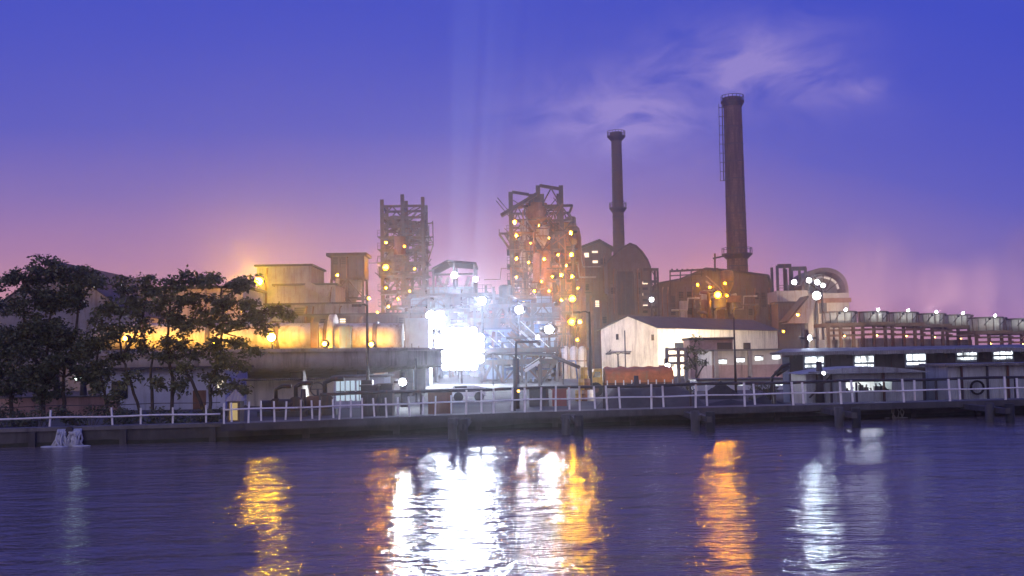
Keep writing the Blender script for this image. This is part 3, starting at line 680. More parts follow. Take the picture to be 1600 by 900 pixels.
# ------------------------------------------------------------------ lattice towers and process plant
def frame_tower(name, label, cat, Y, dep, cols, base_z, levels, mat, cw=.5, seed=1, rails=True, decks=True, stop=None):
    """cols: [(px, top_py)], levels: list of py of the platforms"""
    rg = random.Random(seed); mid = (cols[0][0] + cols[-1][0]) / 2
    t = thing(name, Vector((X(mid, Y), Y + dep / 2, base_z)), label, cat)
    xs = []
    for px, tp in cols:
        x = X(px, Y, (tp + 560) / 2); zt = Z(px, tp, Y); xs.append(x)
        for k, dy in enumerate((0, dep)):
            MB().bar((x, Y + dy, base_z), (x, Y + dy, zt - (0 if k == 0 else rg.uniform(0, 1.2))), cw).build('column', mat, t)
    zs = [Z(mid, py, Y) for py in levels]
    for i, z in enumerate(zs):
        mb = MB()
        for dy in (0, dep): mb.bar((xs[0], Y + dy, z), (xs[-1], Y + dy, z), .32, .42)
        for x in xs: mb.bar((x, Y, z - .01), (x, Y + dep, z - .01), .3, .38)
        if decks and (stop is None or i >= stop): mb.box(xs[0] - .8, xs[-1] + .8, Y - .8, Y + dep + .8, z + .215, z + .30)
        pf = mb.build('platform', mat, t)
        if rails and (stop is None or i >= stop):
            rb = MB()
            for hh in (.55, 1.05): rb.bar((xs[0] - .75, Y - .75, z + .3 + hh), (xs[-1] + .75, Y - .75, z + .3 + hh), .06)
            x = xs[0] - .75
            while x < xs[-1] + .8: rb.bar((x, Y - .75, z + .3), (x, Y - .75, z + 1.4), .06); x += 1.2
            rb.build('handrail', mat, pf)
    zz = sorted(zs + [base_z])
    for i in range(len(zz) - 1):
        mb = MB()
        for dy in (.05, dep - .05):
            for j in range(len(xs) - 1):
                a_, b__ = (xs[j], xs[j+1]) if (i + j) % 2 else (xs[j+1], xs[j]); m_ = (a_ + b__) / 2
                if rg.random() < .6: mb.bar((a_, Y + dy, zz[i]), (m_, Y + dy, zz[i+1]), .2); mb.bar((b__, Y + dy, zz[i]), (m_, Y + dy, zz[i+1]), .2)
                else: mb.bar((a_, Y + dy, zz[i]), (b__, Y + dy, zz[i+1]), .2)
        for x in (xs[0], xs[-1]): mb.bar((x, Y, zz[i]), (x, Y + dep, zz[i+1]), .2)
        mb.build('bracing', mat, t)
    return t, xs, zs
def vessel(t, x, y, z0, z1, r, mat, cone=True, name='vessel', n=18):
    h_ = z1 - z0
    prof = ([(r * .25, z0), (r * .3, z0 + h_ * .08), (r, z0 + h_ * .42)] if cone else [(r, z0)]) + [(r, z1 - r * .3), (r * .85, z1 - r * .1), (r * .4, z1)]
    v = MB().lathe((x, y, 0), prof, n).build(name, mat, t)
    MB().lathe((x, y, 0), [(r * 1.02, z0 + h_ * .5), (r * 1.06, z0 + h_ * .5), (r * 1.06, z0 + h_ * .54), (r * 1.02, z0 + h_ * .54)], n, ring=True).build('band', steel, v)
    return v
def clutter(t, px0, px1, py0, py1, Y, dep, n, seed, mats):
    """pipes, ducts, small vessels, stairs and boxes between the columns, each a part"""
    rg = random.Random(seed)
    for i in range(n):
        px = rg.uniform(px0, px1); y = Y + rg.uniform(.1, dep); py = rg.uniform(py0 + 10, py1); m = rg.choice(mats)
        p = P(px, py, y); k = rg.random()
        if k < .28:
            l = rg.uniform(2, 5.5); e_ = rg.choice((-1, 1)) * rg.uniform(.8, 2.2); MB().tube([p + Vector((0, 0, -l)), p + Vector((0, 0, -.5)), p + Vector((e_ * .25, 0, -.1)), p + Vector((e_, 0, 0))], rg.uniform(.14, .34), 9).build('duct', m, t)
        elif k < .45:
            r_ = rg.uniform(.5, 1.2); vessel(t, p.x, y, p.z, p.z + rg.uniform(2.2, 4.5), r_, m)
        elif k < .70:
            dx = rg.choice((-1, 1)) * rg.uniform(2, 6); zz = rg.uniform(-3, 3)
            MB().tube([p, p + Vector((dx * .4, 0, 0)), p + Vector((dx * .45, 0, zz)), p + Vector((dx, 0, zz))], rg.uniform(.07, .2), 7).build('pipe', m, t)
        elif k < .86:
            a_, b__, c_ = rg.uniform(.5, 1.5), rg.uniform(.5, 1.5), rg.uniform(.6, 2.2)
            q = MB().box(p.x - a_, p.x + a_, y - b__, y + b__, p.z, p.z + c_)
            q.box(p.x - a_ * 1.08, p.x + a_ * 1.08, y - b__ * 1.08, y + b__ * 1.08, p.z + c_ + .002, p.z + c_ + .15); q.build('machine_house', m, t)
        else:
            dx = math.copysign(3.6, P((px0 + px1) / 2, py, y).x - p.x); mb = MB()
            for s_ in (-.4, .4): mb.bar(p + Vector((0, s_, 0)), p + Vector((dx, s_, 3.4)), .08, .22)
            for j in range(12): f = j / 12; mb.box(p.x + dx * f - .12, p.x + dx * f + .12, y - .38, y + .38, p.z + 3.4 * f + .1, p.z + 3.4 * f + .13)
            for s_ in (-.4, .4): mb.bar(p + Vector((0, s_, 1)), p + Vector((dx, s_, 4.4)), .06)
            mb.build('stair', m, t)

def fine_work(t, px0, px1, py0, py1, Y, dep, n, seed, mats):
    """thin pipes, cable trays, gussets and ladders on the front of a frame"""
    rg = random.Random(seed)
    for i in range(n):
        p = P(rg.uniform(px0, px1), rg.uniform(py0, py1), Y + rg.uniform(0, dep)); m = rg.choice(mats); k = rg.random()
        if k < .35: MB().bar(p, p + Vector((math.copysign(rg.uniform(1.5, 4), P((px0 + px1) / 2, 450, Y).x - p.x), 0, 0)), .09, .22).build('cable_tray', m, t)
        elif k < .6: MB().tube([p, p + Vector((0, 0, -rg.uniform(2, 7)))], rg.uniform(.05, .13), 6).build('pipe', m, t)
        elif k < .8: MB().bar(p, p + Vector((rg.choice((-1, 1)) * rg.uniform(1.5, 3), 0, rg.uniform(1.5, 3.5))), .13).build('strut', m, t)
        elif k < .9:
            mb = MB(); l = -rg.uniform(3, 6); p = p + Vector((0, 0, l)); l = -l
            for s_ in (-.25, .25): mb.bar(p + Vector((s_, 0, 0)), p + Vector((s_, 0, l)), .07)
            z = .3
            while z < l: mb.bar(p + Vector((-.25, 0, z)), p + Vector((.25, 0, z)), .05); z += .4
            mb.build('ladder', m, t)
        else: MB().box(p.x - .4, p.x + .4, p.y - .2, p.y + .2, p.z, p.z + .9).build('junction_box', m, t)
t1, xs, zs = frame_tower('frame_tower', 'open steel frame tower whose three posts stick up bare at the top', 'tower', 190, 7, [(598, 312), (630, 304), (662, 308)], YARD, [322, 340, 354, 372, 392, 412, 432, 456, 480], steel, .62, 4, stop=3)
clutter(t1, 602, 660, 345, 470, 190, 6, 34, 41, [steel, rusty, grey, steel])
fine_work(t1, 600, 664, 335, 480, 188.6, 1, 45, 45, [dsteel, steel])
MB().tube([P(625, 398, 188.8), P(625, 370, 188.8)], 1.0, 14).build('duct', rusty, t1)
mb = MB()
for z in (350, 372, 384): mb.bar(P(664, z, 190), P(677, z - 2, 190), .22)
mb.bar(P(677, 382, 190), P(668, 410, 190), .22); mb.bar(P(676, 345, 190), P(677, 384, 190), .18); mb.bar(P(664, 355, 190), P(677, 382, 190), .18); mb.bar(P(670, 352, 190), P(670, 384, 190), .18)
mb.build('cantilever_landing', steel, t1)

t2, xs, zs = frame_tower('preheater_tower', 'tall crowded steel tower studded with amber lamps', 'tower', 178, 9, [(800, 300), (822, 345), (843, 290), (862, 345), (879, 290), (897, 378)], YARD, [322, 345, 365, 392, 415, 440, 465, 490, 515], dsteel, .7, 6, stop=2)
clutter(t2, 800, 895, 345, 550, 176.5, 9, 95, 43, [dsteel, steel, rusty, grey, dsteel])
fine_work(t2, 798, 900, 325, 545, 175.6, 1.6, 170, 44, [dsteel, dsteel, steel, rusty])
mb = MB(); mb.bar(P(800, 300, 178), P(826, 304, 178), .45); mb.bar(P(843, 290, 178), P(879, 296, 178), .5); mb.bar(P(843, 322, 178), P(879, 326, 178), .5)
mb.bar(P(861, 294, 178), P(845, 324, 178), .2); mb.bar(P(861, 294, 178), P(878, 324, 178), .2); mb.bar(P(845, 345, 178), P(861, 326, 178), .2); mb.bar(P(878, 345, 178), P(861, 326, 178), .2)
mb.build('head_frame', dsteel, t2)
q = MB(); q.bar(P(783, 337, 177), P(838, 304, 177), 2.0, .5); q.build('conveyor_gallery', dsteel, t2)
sub(t2, 'head_house', dsteel, 826, 303, 850, 322, 177.5, 3)
MB().tube([P(838, 362, 179), P(838, 318, 179)], 1.8, 18).build('riser_duct', rusty, t2)
MB().tube([P(820, 420, 178.5), P(820, 345, 178.5)], .9, 14).build('riser_duct', grey, t2)
MB().tube([P(852, 470, 177), P(852, 392, 177)], .8, 14).build('riser_duct', rusty, t2)
MB().tube([P(838, 440, 176.9), P(838, 396, 176.9)], .6, 14).build('riser_duct', rusty, t2)
mb = MB(); mb.bar(P(780, 365, 178), P(800, 365, 178), .35); mb.bar(P(780, 366, 178), P(800, 394, 178), .35); mb.bar(P(780, 358, 178), P(780, 366, 178), .15); mb.bar(P(788, 366, 178), P(800, 384, 178), .2); mb.build('cantilever_landing', dsteel, t2)
p = P(884, 372, 182); MB().lathe((p.x, 182, 0), [(1.5, YARD), (2.6, p.z - 6), (2.6, p.z), (2.3, p.z + 1.6), (1.3, p.z + 2.6), (.3, p.z + 2.9)], 22).build('dome_vessel', rusty, t2)
p = P(898, 400, 184); MB().lathe((p.x, 184, 0), [(1.7, YARD), (1.7, p.z), (1.2, p.z + 1.0), (.2, p.z + 1.3)], 20).build('tall_vessel', rusty, t2)

# hoist house in the middle
hh = thing('hoist_house', P(708, 560, 172), 'open blue lit hoist house with a thin sloping roof', 'building')
sub(hh, 'body', bluegrey, 668, 448, 745, 520, 174, 8, base=YARD)
zA, zB, zC = Z(672, 424, 172), Z(700, 411, 172), Z(745, 415, 172)
xa, xb_, xc = X(676, 172, 430), X(700, 172, 430), X(745, 172, 430)
MB().prism([(xa, 170, zA), (xb_, 170, zB), (xc, 170, zC), (xc, 170, zC + .35), (xb_, 170, zB + .35), (xa, 170, zA + .35)], (0, 0, 0), (0, 10, 0)).build('roof', dsteel, hh)
zt = Z(708, 448, 174)
for px, zz in ((680, zA), (712, zB - .2), (744, zC)):
    for yy in (170.4, 179.4): MB().bar((X(px, 172), yy, zt - 12), (X(px, 172), yy, zz), .35).build('post', steel, hh)
for px in (684, 696, 728, 737): MB().bar(P(px, 447, 171), P(px + 5, 433, 171), .5).build('chute', whitep, hh)
sub(hh, 'crane_beam', steel, 676, 427, 745, 430, 170.6, .4)

# blue-lit process frames behind the floods
def process_frame(label, cols, Y, dep, levels, seed, n, mats, mat=steel, name='process_frame', cw=.35):
    t, xs, zs = frame_tower(name, label, 'plant frame', Y, dep, cols, YARD, levels, mat, cw, seed)
    clutter(t, cols[0][0], cols[-1][0], levels[0], levels[-1] + 30, Y, dep, n, seed + 100, mats)
    return t
process_frame('pipe-filled steel frame behind the huge flood bank', [(640, 458), (670, 452), (702, 450), (735, 452), (760, 446)], 150, 8, [462, 485, 508, 530], 51, 46, [bluegrey, steel, whitep, grey])
process_frame('blue lit steel frame under the two flood masts', [(742, 470), (772, 448), (800, 462), (832, 470), (865, 478)], 145, 8, [478, 500, 524, 548], 52, 56, [bluegrey, steel, bluep, grey, rusty])
process_frame('low blue steel frame with pipes behind the bent pipe', [(752, 540), (785, 535), (815, 538), (845, 545), (870, 550)], 112, 6, [548, 566], 53, 26, [bluegrey, bluep, steel, whitep, rusty], cw=.25)
for px0, px1, top, Y, lb, mm in ((760, 800, 515, 135, 'blue clad box building with a lit face under the middle mast', bluegrey), (800, 868, 528, 130, 'wide blue clad hall between the middle mast and the silos', bluegrey)):
    t = thing('clad_hall', P((px0 + px1) / 2, 560, Y), lb, 'building')
    sub(t, 'wall', mm, px0, top, px1, 560, Y, 6, base=YARD); roofcap(t, px0, px1, top, Y, 6, .25, .3, dsteel)
    for i in range(3):
        x = px0 + (px1 - px0) * (i + .3) / 3; sub(t, 'window', glassd, x, top + 12, x + 8, top + 20, Y - .05, .049)
for px, lb in ((884, 'leftmost'), (897, 'middle'), (910, 'rightmost')):
    t = thing('silo', Vector((X(px, 128), 128, YARD)), f'{lb} of the three pale upright silos left of the long white shed', 'silo', 'pale silos')
    zt = Z(px, 546, 128); MB().lathe((X(px, 128), 128, 0), [(.48, YARD), (.48, zt), (.35, zt + .25), (.08, zt + .4)], 18).build('shell', lgrey, t)
    MB().lathe((X(px, 128), 128, 0), [(.485, zt - 1.4), (.52, zt - 1.4), (.52, zt - 1.25), (.485, zt - 1.25)], 18, ring=True).build('band', steel, t)
    MB().tube([(X(px, 128) + .2, 127.45, YARD), (X(px, 128) + .2, 127.45, zt + .3)], .05, 6).build('ladder', steel, t)
gl = thing('conveyor', P(850, 560, 100), 'thin inclined conveyor dropping towards the heap of drums', 'conveyor')
MB().tube([P(750, 552, 101), P(845, 553, 100), P(862, 556, 99), P(905, 574, 97)], .16, 8).build('gallery', dsteel, gl)
for px, py in ((770, 552), (845, 553), (880, 564)): q = P(px, py, 100.3); MB().bar((q.x, q.y, YARD), q, .14).build('trestle', dsteel, gl)
st = thing('stair_flight', P(832, 575, 90), 'pale slanting stair flight right of the bent pipe', 'stair')
MB().bar(P(820, 580, 90), P(843, 565, 90), .7, .25).build('flight', whitep, st); MB().bar(P(820, 574, 89.6), P(843, 559, 89.6), .06).build('handrail', whitep, st)
for px, py in ((822, 578), (842, 566)): q = P(px, py, 90); MB().bar((q.x, 90, YARD), q, .14).build('post', steel, st)
bp_ = thing('bent_pipe', P(806, 605, 54), 'dark upright pipe bent square over at the top', 'pipe')
q0 = P(806, 560, 54); q1 = P(806, 534, 54); q2 = P(843, 534, 54); q3 = P(843, 540, 54)
MB().tube([q0, q1 + Vector((0, 0, -.12)), q1 + Vector((.04, 0, -.03)), q1 + Vector((.15, 0, 0)), q2 + Vector((-.1, 0, 0)), q2 + Vector((0, 0, -.06)), q3], .06, 8).build('pipe_run', dsteel, bp_)
MB().tube([(q0.x, 54, YARD), (q0.x, 54, q0.z)], .16, 10).build('riser', dsteel, bp_)

def facade(t, px0, px1, py0, py1, Y, seed, mat=None, cols=5, wins=5, pipes=2, wmat=None):
    """ribs, girts, louvres, downpipes on a flat wall whose face is at distance Y"""
    rg = random.Random(seed); x0, x1 = X(px0, Y, py0), X(px1, Y, py0); zt, zb = Z((px0 + px1) / 2, py0, Y), Z((px0 + px1) / 2, py1, Y)
    for i in range(cols + 1):
        x = x0 + (x1 - x0) * i / cols; MB().box(x - .12, x + .12, Y - .16, Y - .003, zb, zt - .05).build('pilaster', mat or steel, t)
    k = max(1, int((zt - zb) / 3.2))
    for i in range(1, k + 1):
        z = zb + (zt - zb) * i / (k + 1); MB().box(x0 + .13, x1 - .13, Y - .10, Y - .004, z - .1, z + .1).build('girt', mat or steel, t)
    for _ in range(wins):
        i = rg.randrange(cols); w_ = (x1 - x0) / cols; xa_ = x0 + w_ * (i + .22); z = zb + (zt - zb) * (rg.randrange(k + 1) + .3) / (k + 1)
        f_ = MB().box(xa_, xa_ + w_ * .56, Y - .13, Y - .103, z, z + 1.2).build('louvre', wmat if wmat and rg.random() < .4 else glassd, t)
        mb = MB()
        for q_ in range(4): mb.box(xa_ - .05, xa_ + w_ * .56 + .05, Y - .2, Y - .135, z + .3 * q_, z + .3 * q_ + .08)
        mb.build('slat', steel, f_)
    for _ in range(pipes):
        x = rg.uniform(x0 + .3, x1 - .3); MB().tube([(x, Y - .3, zb), (x, Y - .3, zt - rg.uniform(0, 2)), (x + .2, Y - .15, zt - .02)], rg.uniform(.08, .2), 8).build('downpipe', rusty, t)
facade(sb, 403, 485, 418, 474, 172, 1, lgrey, 2, 0, 1); facade(sb, 431, 523, 449, 476, 168, 2, lgrey, 2, 0, 1); facade(sb, 382, 558, 479, 520, 160, 3, grey, 5, 3, 4)
facade(bt, 518, 568, 402, 435, 180, 4, brown, 4, 2, 1); facade(ls, 482, 666, 495, 540, 152, 5, None, 12, 9, 6, em_winw)
t_ = [o for o in bpy.data.objects if o.name.startswith('clad_hall')]
facade(t_[0], 761, 799, 518, 565, 135, 6, None, 3, 3, 1); facade(t_[1], 801, 867, 531, 575, 130, 7, None, 5, 5, 3)
# ------------------------------------------------------------------ chimneys
def chimney(label, bx, by, tx, ty, Y, r0, r1, mat, name='chimney', plats=(), cap=None, ladder=None, flare=0):
    zb, zt = YARD, Z(tx, ty, Y); x = (X(bx, Y, by) + X(tx, Y, ty)) / 2
    t = thing(name, Vector((x, Y, YARD)), label, 'chimney')
    def rad(z): return r0 + (r1 - r0) * (z - zb) / (zt - zb)
    prof = [(rad(zb + (zt - zb) * i / 24), zb + (zt - zb) * i / 24) for i in range(25)]
    prof[-1] = (prof[-1][0] + flare, zt); prof.insert(-1, (prof[-2][0] + flare, zt - 1.1)); prof.insert(-2, (rad(zt - 1.6), zt - 1.6))
    prof += [(prof[-1][0] - .4, zt), (prof[-1][0] - .4, zt - 1.5)]
    MB().lathe((x, Y, 0), prof, 32).build('shaft', mat, t)
    z = zb + 16
    while z < zt - 3:
        MB().lathe((x, Y, 0), [(rad(z) + .005, z), (rad(z) + .07, z), (rad(z) + .07, z + .22), (rad(z) + .005, z + .22)], 28, ring=True).build('hoop', dsteel, t); z += 3.4
    for py, ov in plats:
        z = Z(tx, py, Y); r_ = rad(z)
        mb = MB(); mb.lathe((x, Y, 0), [(r_ + .02, z - .9), (r_ + .1, z - .9), (r_ + ov, z), (r_ + ov, z + .18), (r_ + .02, z + .18)], 28, ring=True); 
        pf = mb.build('platform', dsteel, t); rb = MB()
        for i in range(18):
            a = 2*math.pi*i/18; q = Vector((x + math.cos(a) * (r_ + ov - .08), Y + math.sin(a) * (r_ + ov - .08), z + .18)); rb.bar(q, q + Vector((0, 0, 1.1)), .09)
        rb.lathe((x, Y, 0), [(r_ + ov - .12, z + 1.2), (r_ + ov - .04, z + 1.2), (r_ + ov - .04, z + 1.29), (r_ + ov - .12, z + 1.29)], 28, ring=True)
        rb.build('handrail', dsteel, pf)
    if ladder:
        z0, z1 = Z(tx, ladder[1], Y), Z(tx, ladder[0], Y); mb = MB()
        for s_ in (-.28, .28): mb.bar((x - rad(z0) - .3, Y + s_, z0), (x - rad(z1) - .3, Y + s_, z1), .09)
        z = z0
        while z < z1:
            xx = x - rad(z) - .3; mb.bar((xx, Y - .28, z), (xx, Y + .28, z), .06)
            if int((z - z0) / .6) % 3 == 0: mb.bar((xx - .65, Y, z), (xx + .3, Y, z), .1); mb.bar((xx - .65, Y - .3, z), (xx - .65, Y + .3, z), .1)
            z += .6
        mb.bar((x - rad(z0) - .95, Y, z0), (x - rad(z1) - .95, Y, z1), .09)
        mb.build('ladder', dsteel, t)
    return t
chimney('slender dark chimney with a wide collared top, behind the barrel roofed hall', 968, 480, 964, 207, 240, 1.45, 1.12, brickd, plats=((214, .9), (326, .7)), flare=.25)
chimney('tallest chimney, thick brown brick, with a ladder on its left side', 1154, 500, 1145, 153, 212, 2.15, 1.72, brickc, plats=((160, .55), (398, 1.0)), ladder=(162, 282), flare=.12)

# ------------------------------------------------------------------ boiler hall and neighbours
bh = thing('boiler_hall', P(960, 560, 205), 'dark boiler hall with a barrel roofed front and a gabled wing', 'hall')
x0, x1 = X(907, 212, 450), X(957, 212, 450); ze, zr = Z(907, 390, 212), Z(940, 376, 212); xm = X(938, 212, 450)
MB().prism([(x0, 212, YARD), (x1, 212, YARD), (x1, 212, Z(957, 390, 212)), (xm, 212, zr - .3), (x0, 212, ze)], (0, 0, 0), (0, 16, 0)).build('wing', brown, bh)
MB().prism([(x0 - .5, 211.4, ze - .1), (xm, 211.4, zr - .2), (x1 + .5, 211.4, Z(957, 390, 212) - .1), (x1 + .5, 211.4, Z(957, 390, 212) + .4), (xm, 211.4, zr + .3), (x0 - .5, 211.4, ze + .4)], (0, 0, 0), (0, 17, 0)).build('wing_roof', roofm, bh)
y = 204; prof_ = [(1016, 421), (1011, 408), (1003, 396), (994, 387), (984, 383), (973, 389), (962, 398), (949, 412)]
xa, xb_ = X(949, y, 450), X(1016, y, 450); arc = [tuple(P(a_, b__, y)) for a_, b__ in prof_]
MB().prism([(xa, y, YARD), (xb_, y, YARD)] + arc, (0, 0, 0), (0, 14, 0)).build('front_wall', brown, bh)
ar2 = [(p_[0], y - .5, p_[2] + .03) for p_ in arc]; ar3 = [((p_[0] - (xa + xb_) / 2) * 1.03 + (xa + xb_) / 2, y - .5, p_[2] + .42) for p_ in arc][::-1]
MB().prism(ar2 + ar3, (0, 0, 0), (0, 15, 0)).build('barrel_roof', roofm, bh)
sub(bh, 'door', dsteel, 965, 424, 990, 492, y - .15, .147)
for px, py, px1, py1 in ((913, 395, 920, 402), (925, 392, 934, 395), (926, 407, 934, 411)):
    sub(bh, 'window', em_winw, px, py, px1, py1, 211.9, .097)
for i in range(6):
    sub(bh, 'window', em_winw if i % 2 == 0 else glassd, 1003, 440 + i * 9, 1012, 444 + i * 9, y - .1, .097)
sub(bh, 'side_block', brown, 905, 460, 950, 560, 200, 3.9, base=YARD)
for px in (912, 925, 938): sub(bh, 'pilaster', rusty, px, 470, px + 3, 560, 199.8, .197, base=YARD)
es = thing('side_frame', P(1022, 560, 203), 'tall bare steel frame against the right side of the boiler hall', 'plant frame')
for px in (1017, 1028):
    for yy in (203, 207): MB().bar((X(px, 203, 450), yy, YARD), (X(px, 203, 450), yy, Z(px, 420, 203)), .4).build('post', dsteel, es)
for py in (421, 440, 460, 480): 
    mb = MB(); mb.bar(P(1005, py, 202.9), P(1029, py, 202.9), .3, .5); mb.bar(P(1017, py, 203), P(1028, py + 18, 203), .16); mb.build('beam', dsteel, es)
mast(1018, 468, 201, 'small white lamp on the bare steel frame', 1, 1, .4, 1, em_white)

# hall behind the tall chimney
b3 = thing('melting_hall', P(1120, 560, 205), 'dark low pitched hall behind the tall chimney', 'hall')
yy = 204
pts = [(1030, 444), (1062, 438), (1102, 421), (1140, 424), (1200, 432), (1204, 446), (1210, 466)]
MB().prism([(X(1030, yy, 480), yy, YARD), (X(1210, yy, 480), yy, YARD)] + [tuple(P(a_, c_, yy)) for a_, c_ in pts[::-1]], (0, 0, 0), (0, 18, 0)).build('wall', brown, b3)
for i in range(len(pts) - 1):
    MB().bar(P(*pts[i], 203.6) + Vector((0, 9, .2)), P(*pts[i+1], 203.6) + Vector((0, 9, .2)), 19, .3).build('roof', roofm, b3)
for px in (1047, 1060, 1190, 1200): sub(b3, 'louvre', dsteel, px, 462, px + 8, 480, yy - .1, .097)
sub(b3, 'duct', rusty, 1098, 455, 1112, 500, 200, 2); sub(b3, 'duct', rusty, 1120, 466, 1132, 500, 200, 2); sub(b3, 'duct', lgrey, 1064, 470, 1074, 500, 201, 2)
clutter(b3, 1092, 1148, 440, 495, 197, 5, 30, 77, [rusty, steel, rusty, kilnm])
sub(b3, 'door', E('furnace_door', (1, .45, .12), .9), 1147, 464, 1155, 498, 208.7, .05) if False else None
facade(bh, 966, 989, 428, 490, 203.8, 11, dsteel, 2, 0, 0); facade(bh, 951, 963, 420, 490, 204, 12, None, 1, 1, 1); facade(bh, 992, 1002, 420, 490, 204, 13, None, 1, 2, 1); facade(bh, 906, 949, 462, 540, 200, 14, None, 4, 5, 2, em_winw); facade(bh, 909, 948, 400, 460, 212, 15, None, 3, 3, 1)
facade(b3, 1031, 1096, 448, 500, 204, 16, None, 5, 6, 3); facade(b3, 1166, 1208, 450, 500, 204, 17, None, 4, 4, 2)
tr = thing('pipe_trestle', P(1085, 430, 202), 'thin pipe trestle standing on the roof of the melting hall', 'trestle')
tr.location.z = Z(1062, 438, 202); LOC[tr.name] = Vector(tr.location)
for px, py in ((1047, 470), (1063, 440), (1080, 440), (1096, 432), (1118, 425)):
    MB().bar(P(px, py, 202), P(px, 422, 202), .22).build('post', dsteel, tr)
mb = MB(); mb.bar(P(1046, 424, 202), P(1122, 420, 202), .35); mb.bar(P(1046, 431, 202), P(1100, 428, 202), .2)
for px in range(1050, 1120, 8): mb.bar(P(px, 420, 202), P(px, 424, 202), .3)
mb.build('pipe_run', dsteel, tr)
MB().bar(P(1117, 424, 202), P(1117, 396, 202), .3).build('vent_pipe', dsteel, tr); MB().bar(P(1114, 404, 202), P(1140, 398, 202), .3).build('landing', dsteel, tr)

# dome house and towers on the right
dh = thing('dome_house', P(1285, 560, 192), 'round topped lit vault house behind the cooling cells', 'hall')
yy = 192; xa, xb_ = X(1252, yy, 450), X(1326, yy, 450); zs_ = Z(1290, 458, yy); zt = Z(1290, 418, yy); n = 18
arc = [(xb_ - (xb_ - xa) * .5 * (1 - math.cos(math.pi * i / n)), yy, zs_ + (zt - zs_) * math.sin(math.pi * i / n) ** .75) for i in range(n + 1)]
ci = [((p_[0] - (xa + xb_) / 2) * .86 + (xa + xb_) / 2, yy, zs_ + (p_[2] - zs_) * .84) for p_ in arc][::-1]
MB().prism(arc + ci, (0, 0, 0), (0, 10, 0)).build('vault', brown, dh)
MB().prism([((p_[0] - (xa + xb_) / 2) * .84 + (xa + xb_) / 2, yy + 4, zs_ + (p_[2] - zs_) * .82) for p_ in arc], (0, 0, 0), (0, .3, 0)).build('back_panel', grey, dh)
MB().tube([((p_[0] - (xa + xb_) / 2) * .66 + (xa + xb_) / 2, yy + 1.2, zs_ + (p_[2] - zs_) * .64) for p_ in arc[1:-1]], .22, 8).build('rib', whitep, dh)
for k_ in (3, 6, 9, 12, 15): MB().bar(Vector((xa + xb_, 2 * yy, 2 * zs_)) / 2 + Vector((0, .9, 0)), Vector(ci[k_]) + Vector((0, .9, 0)), .16).build('strut', steel, dh)
MB().box(xa, xb_, yy, yy + 10, YARD, zs_).build('drum', lgrey, dh)
MB().box(xa - .3, xb_ + .3, yy - .3, yy - .004, zs_ - 1.7, zs_ - .9).build('band', rusty, dh)
sub(dh, 'door', dsteel, 1280, 470, 1292, 490, yy - .1, .096)
for px, py, r_, lb in ((1277, 441, .42, 'white lamp inside the vault, left'), (1286, 446, .36, 'white lamp inside the vault, second'), (1276, 462, .7, 'bright white lamp at the foot of the vault')):
    mast(px, py, 190.5, lb, 1, 1, r_, 1, E('vault_lamp', (.95, .92, .9), 34))
mast(1300, 492, 184, 'added low lamp washing the drum of the vault house', 1, 1, .35, 1, E('drum_wash', (1, .72, .45), 1100), name='lamp_post', aim=Vector((0, 1, .25)))  # lamp added to brighten the drum
tg = thing('twin_gantry', P(1237, 560, 190), 'pair of dark square gantry frames on a pale platform', 'gantry')
for px, tp in ((1215, 415), (1235, 413), (1237.5, 418), (1259, 418)):
    for y_ in (190, 194): MB().bar((X(px, 190, 440), y_, Z(px, 455, 190)), (X(px, 190, 440), y_, Z(px, tp, 190)), .42).build('post', dsteel, tg)
for a_, b_2, py in ((1215, 1235, 416), (1237, 1259, 420)):
    for y_ in (190, 194): MB().bar(P(a_, py, y_), P(b_2, py - .5, y_), .6, .7).build('beam', dsteel, tg)
sub(tg, 'platform', lgrey, 1214, 454, 1262, 472, 189, 7); 
for px in (1215, 1238, 1260): MB().bar((X(px, 191, 500), 191, YARD), (X(px, 191, 480), 191, Z(px, 472, 191)), .4).build('leg', whitep if px == 1215 else dsteel, tg)
rb = MB(); [rb.bar(P(1214, py, 188.9), P(1262, py, 188.9), .09) for py in (446, 450)]; rb.build('handrail', steel, tg)
for px, py, lb in ((1241, 441, 'white lamp hanging in the left gantry frame'), (1264, 438, 'white lamp at the right gantry post')): mast(px, py, 189.5, lb, 1, 1, .42, 1, E('vault_lamp', (.95, .92, .9), 34), base_z=Z(px, 455, 189.5))
ch = thing('inclined_conveyor', P(1252, 500, 180), 'amber lit inclined conveyor house climbing to the vault', 'conveyor')
MB().prism([tuple(P(1230, 505, 180)), tuple(P(1262, 505, 180)), tuple(P(1275, 470, 180)), tuple(P(1262, 464, 180))], (0, 0, 0), (0, 4, 0)).build('gallery', lgrey, ch)
MB().bar(P(1229, 503, 179.8) + Vector((0, 2, 0)), P(1262, 463, 179.8) + Vector((0, 2, 0)), 5, .3).build('roof', roofm, ch)
sodium(1247, 492, 176, 'amber lamp washing the inclined conveyor house', .4)
dk = thing('dark_shed', P(1235, 560, 186), 'small dark shed between the tall chimney and the conveyor', 'shed')
sub(dk, 'wall', brown, 1216, 474, 1250, 520, 185, 5, base=YARD); roofcap(dk, 1216, 1250, 474, 185, 2.9, .3)

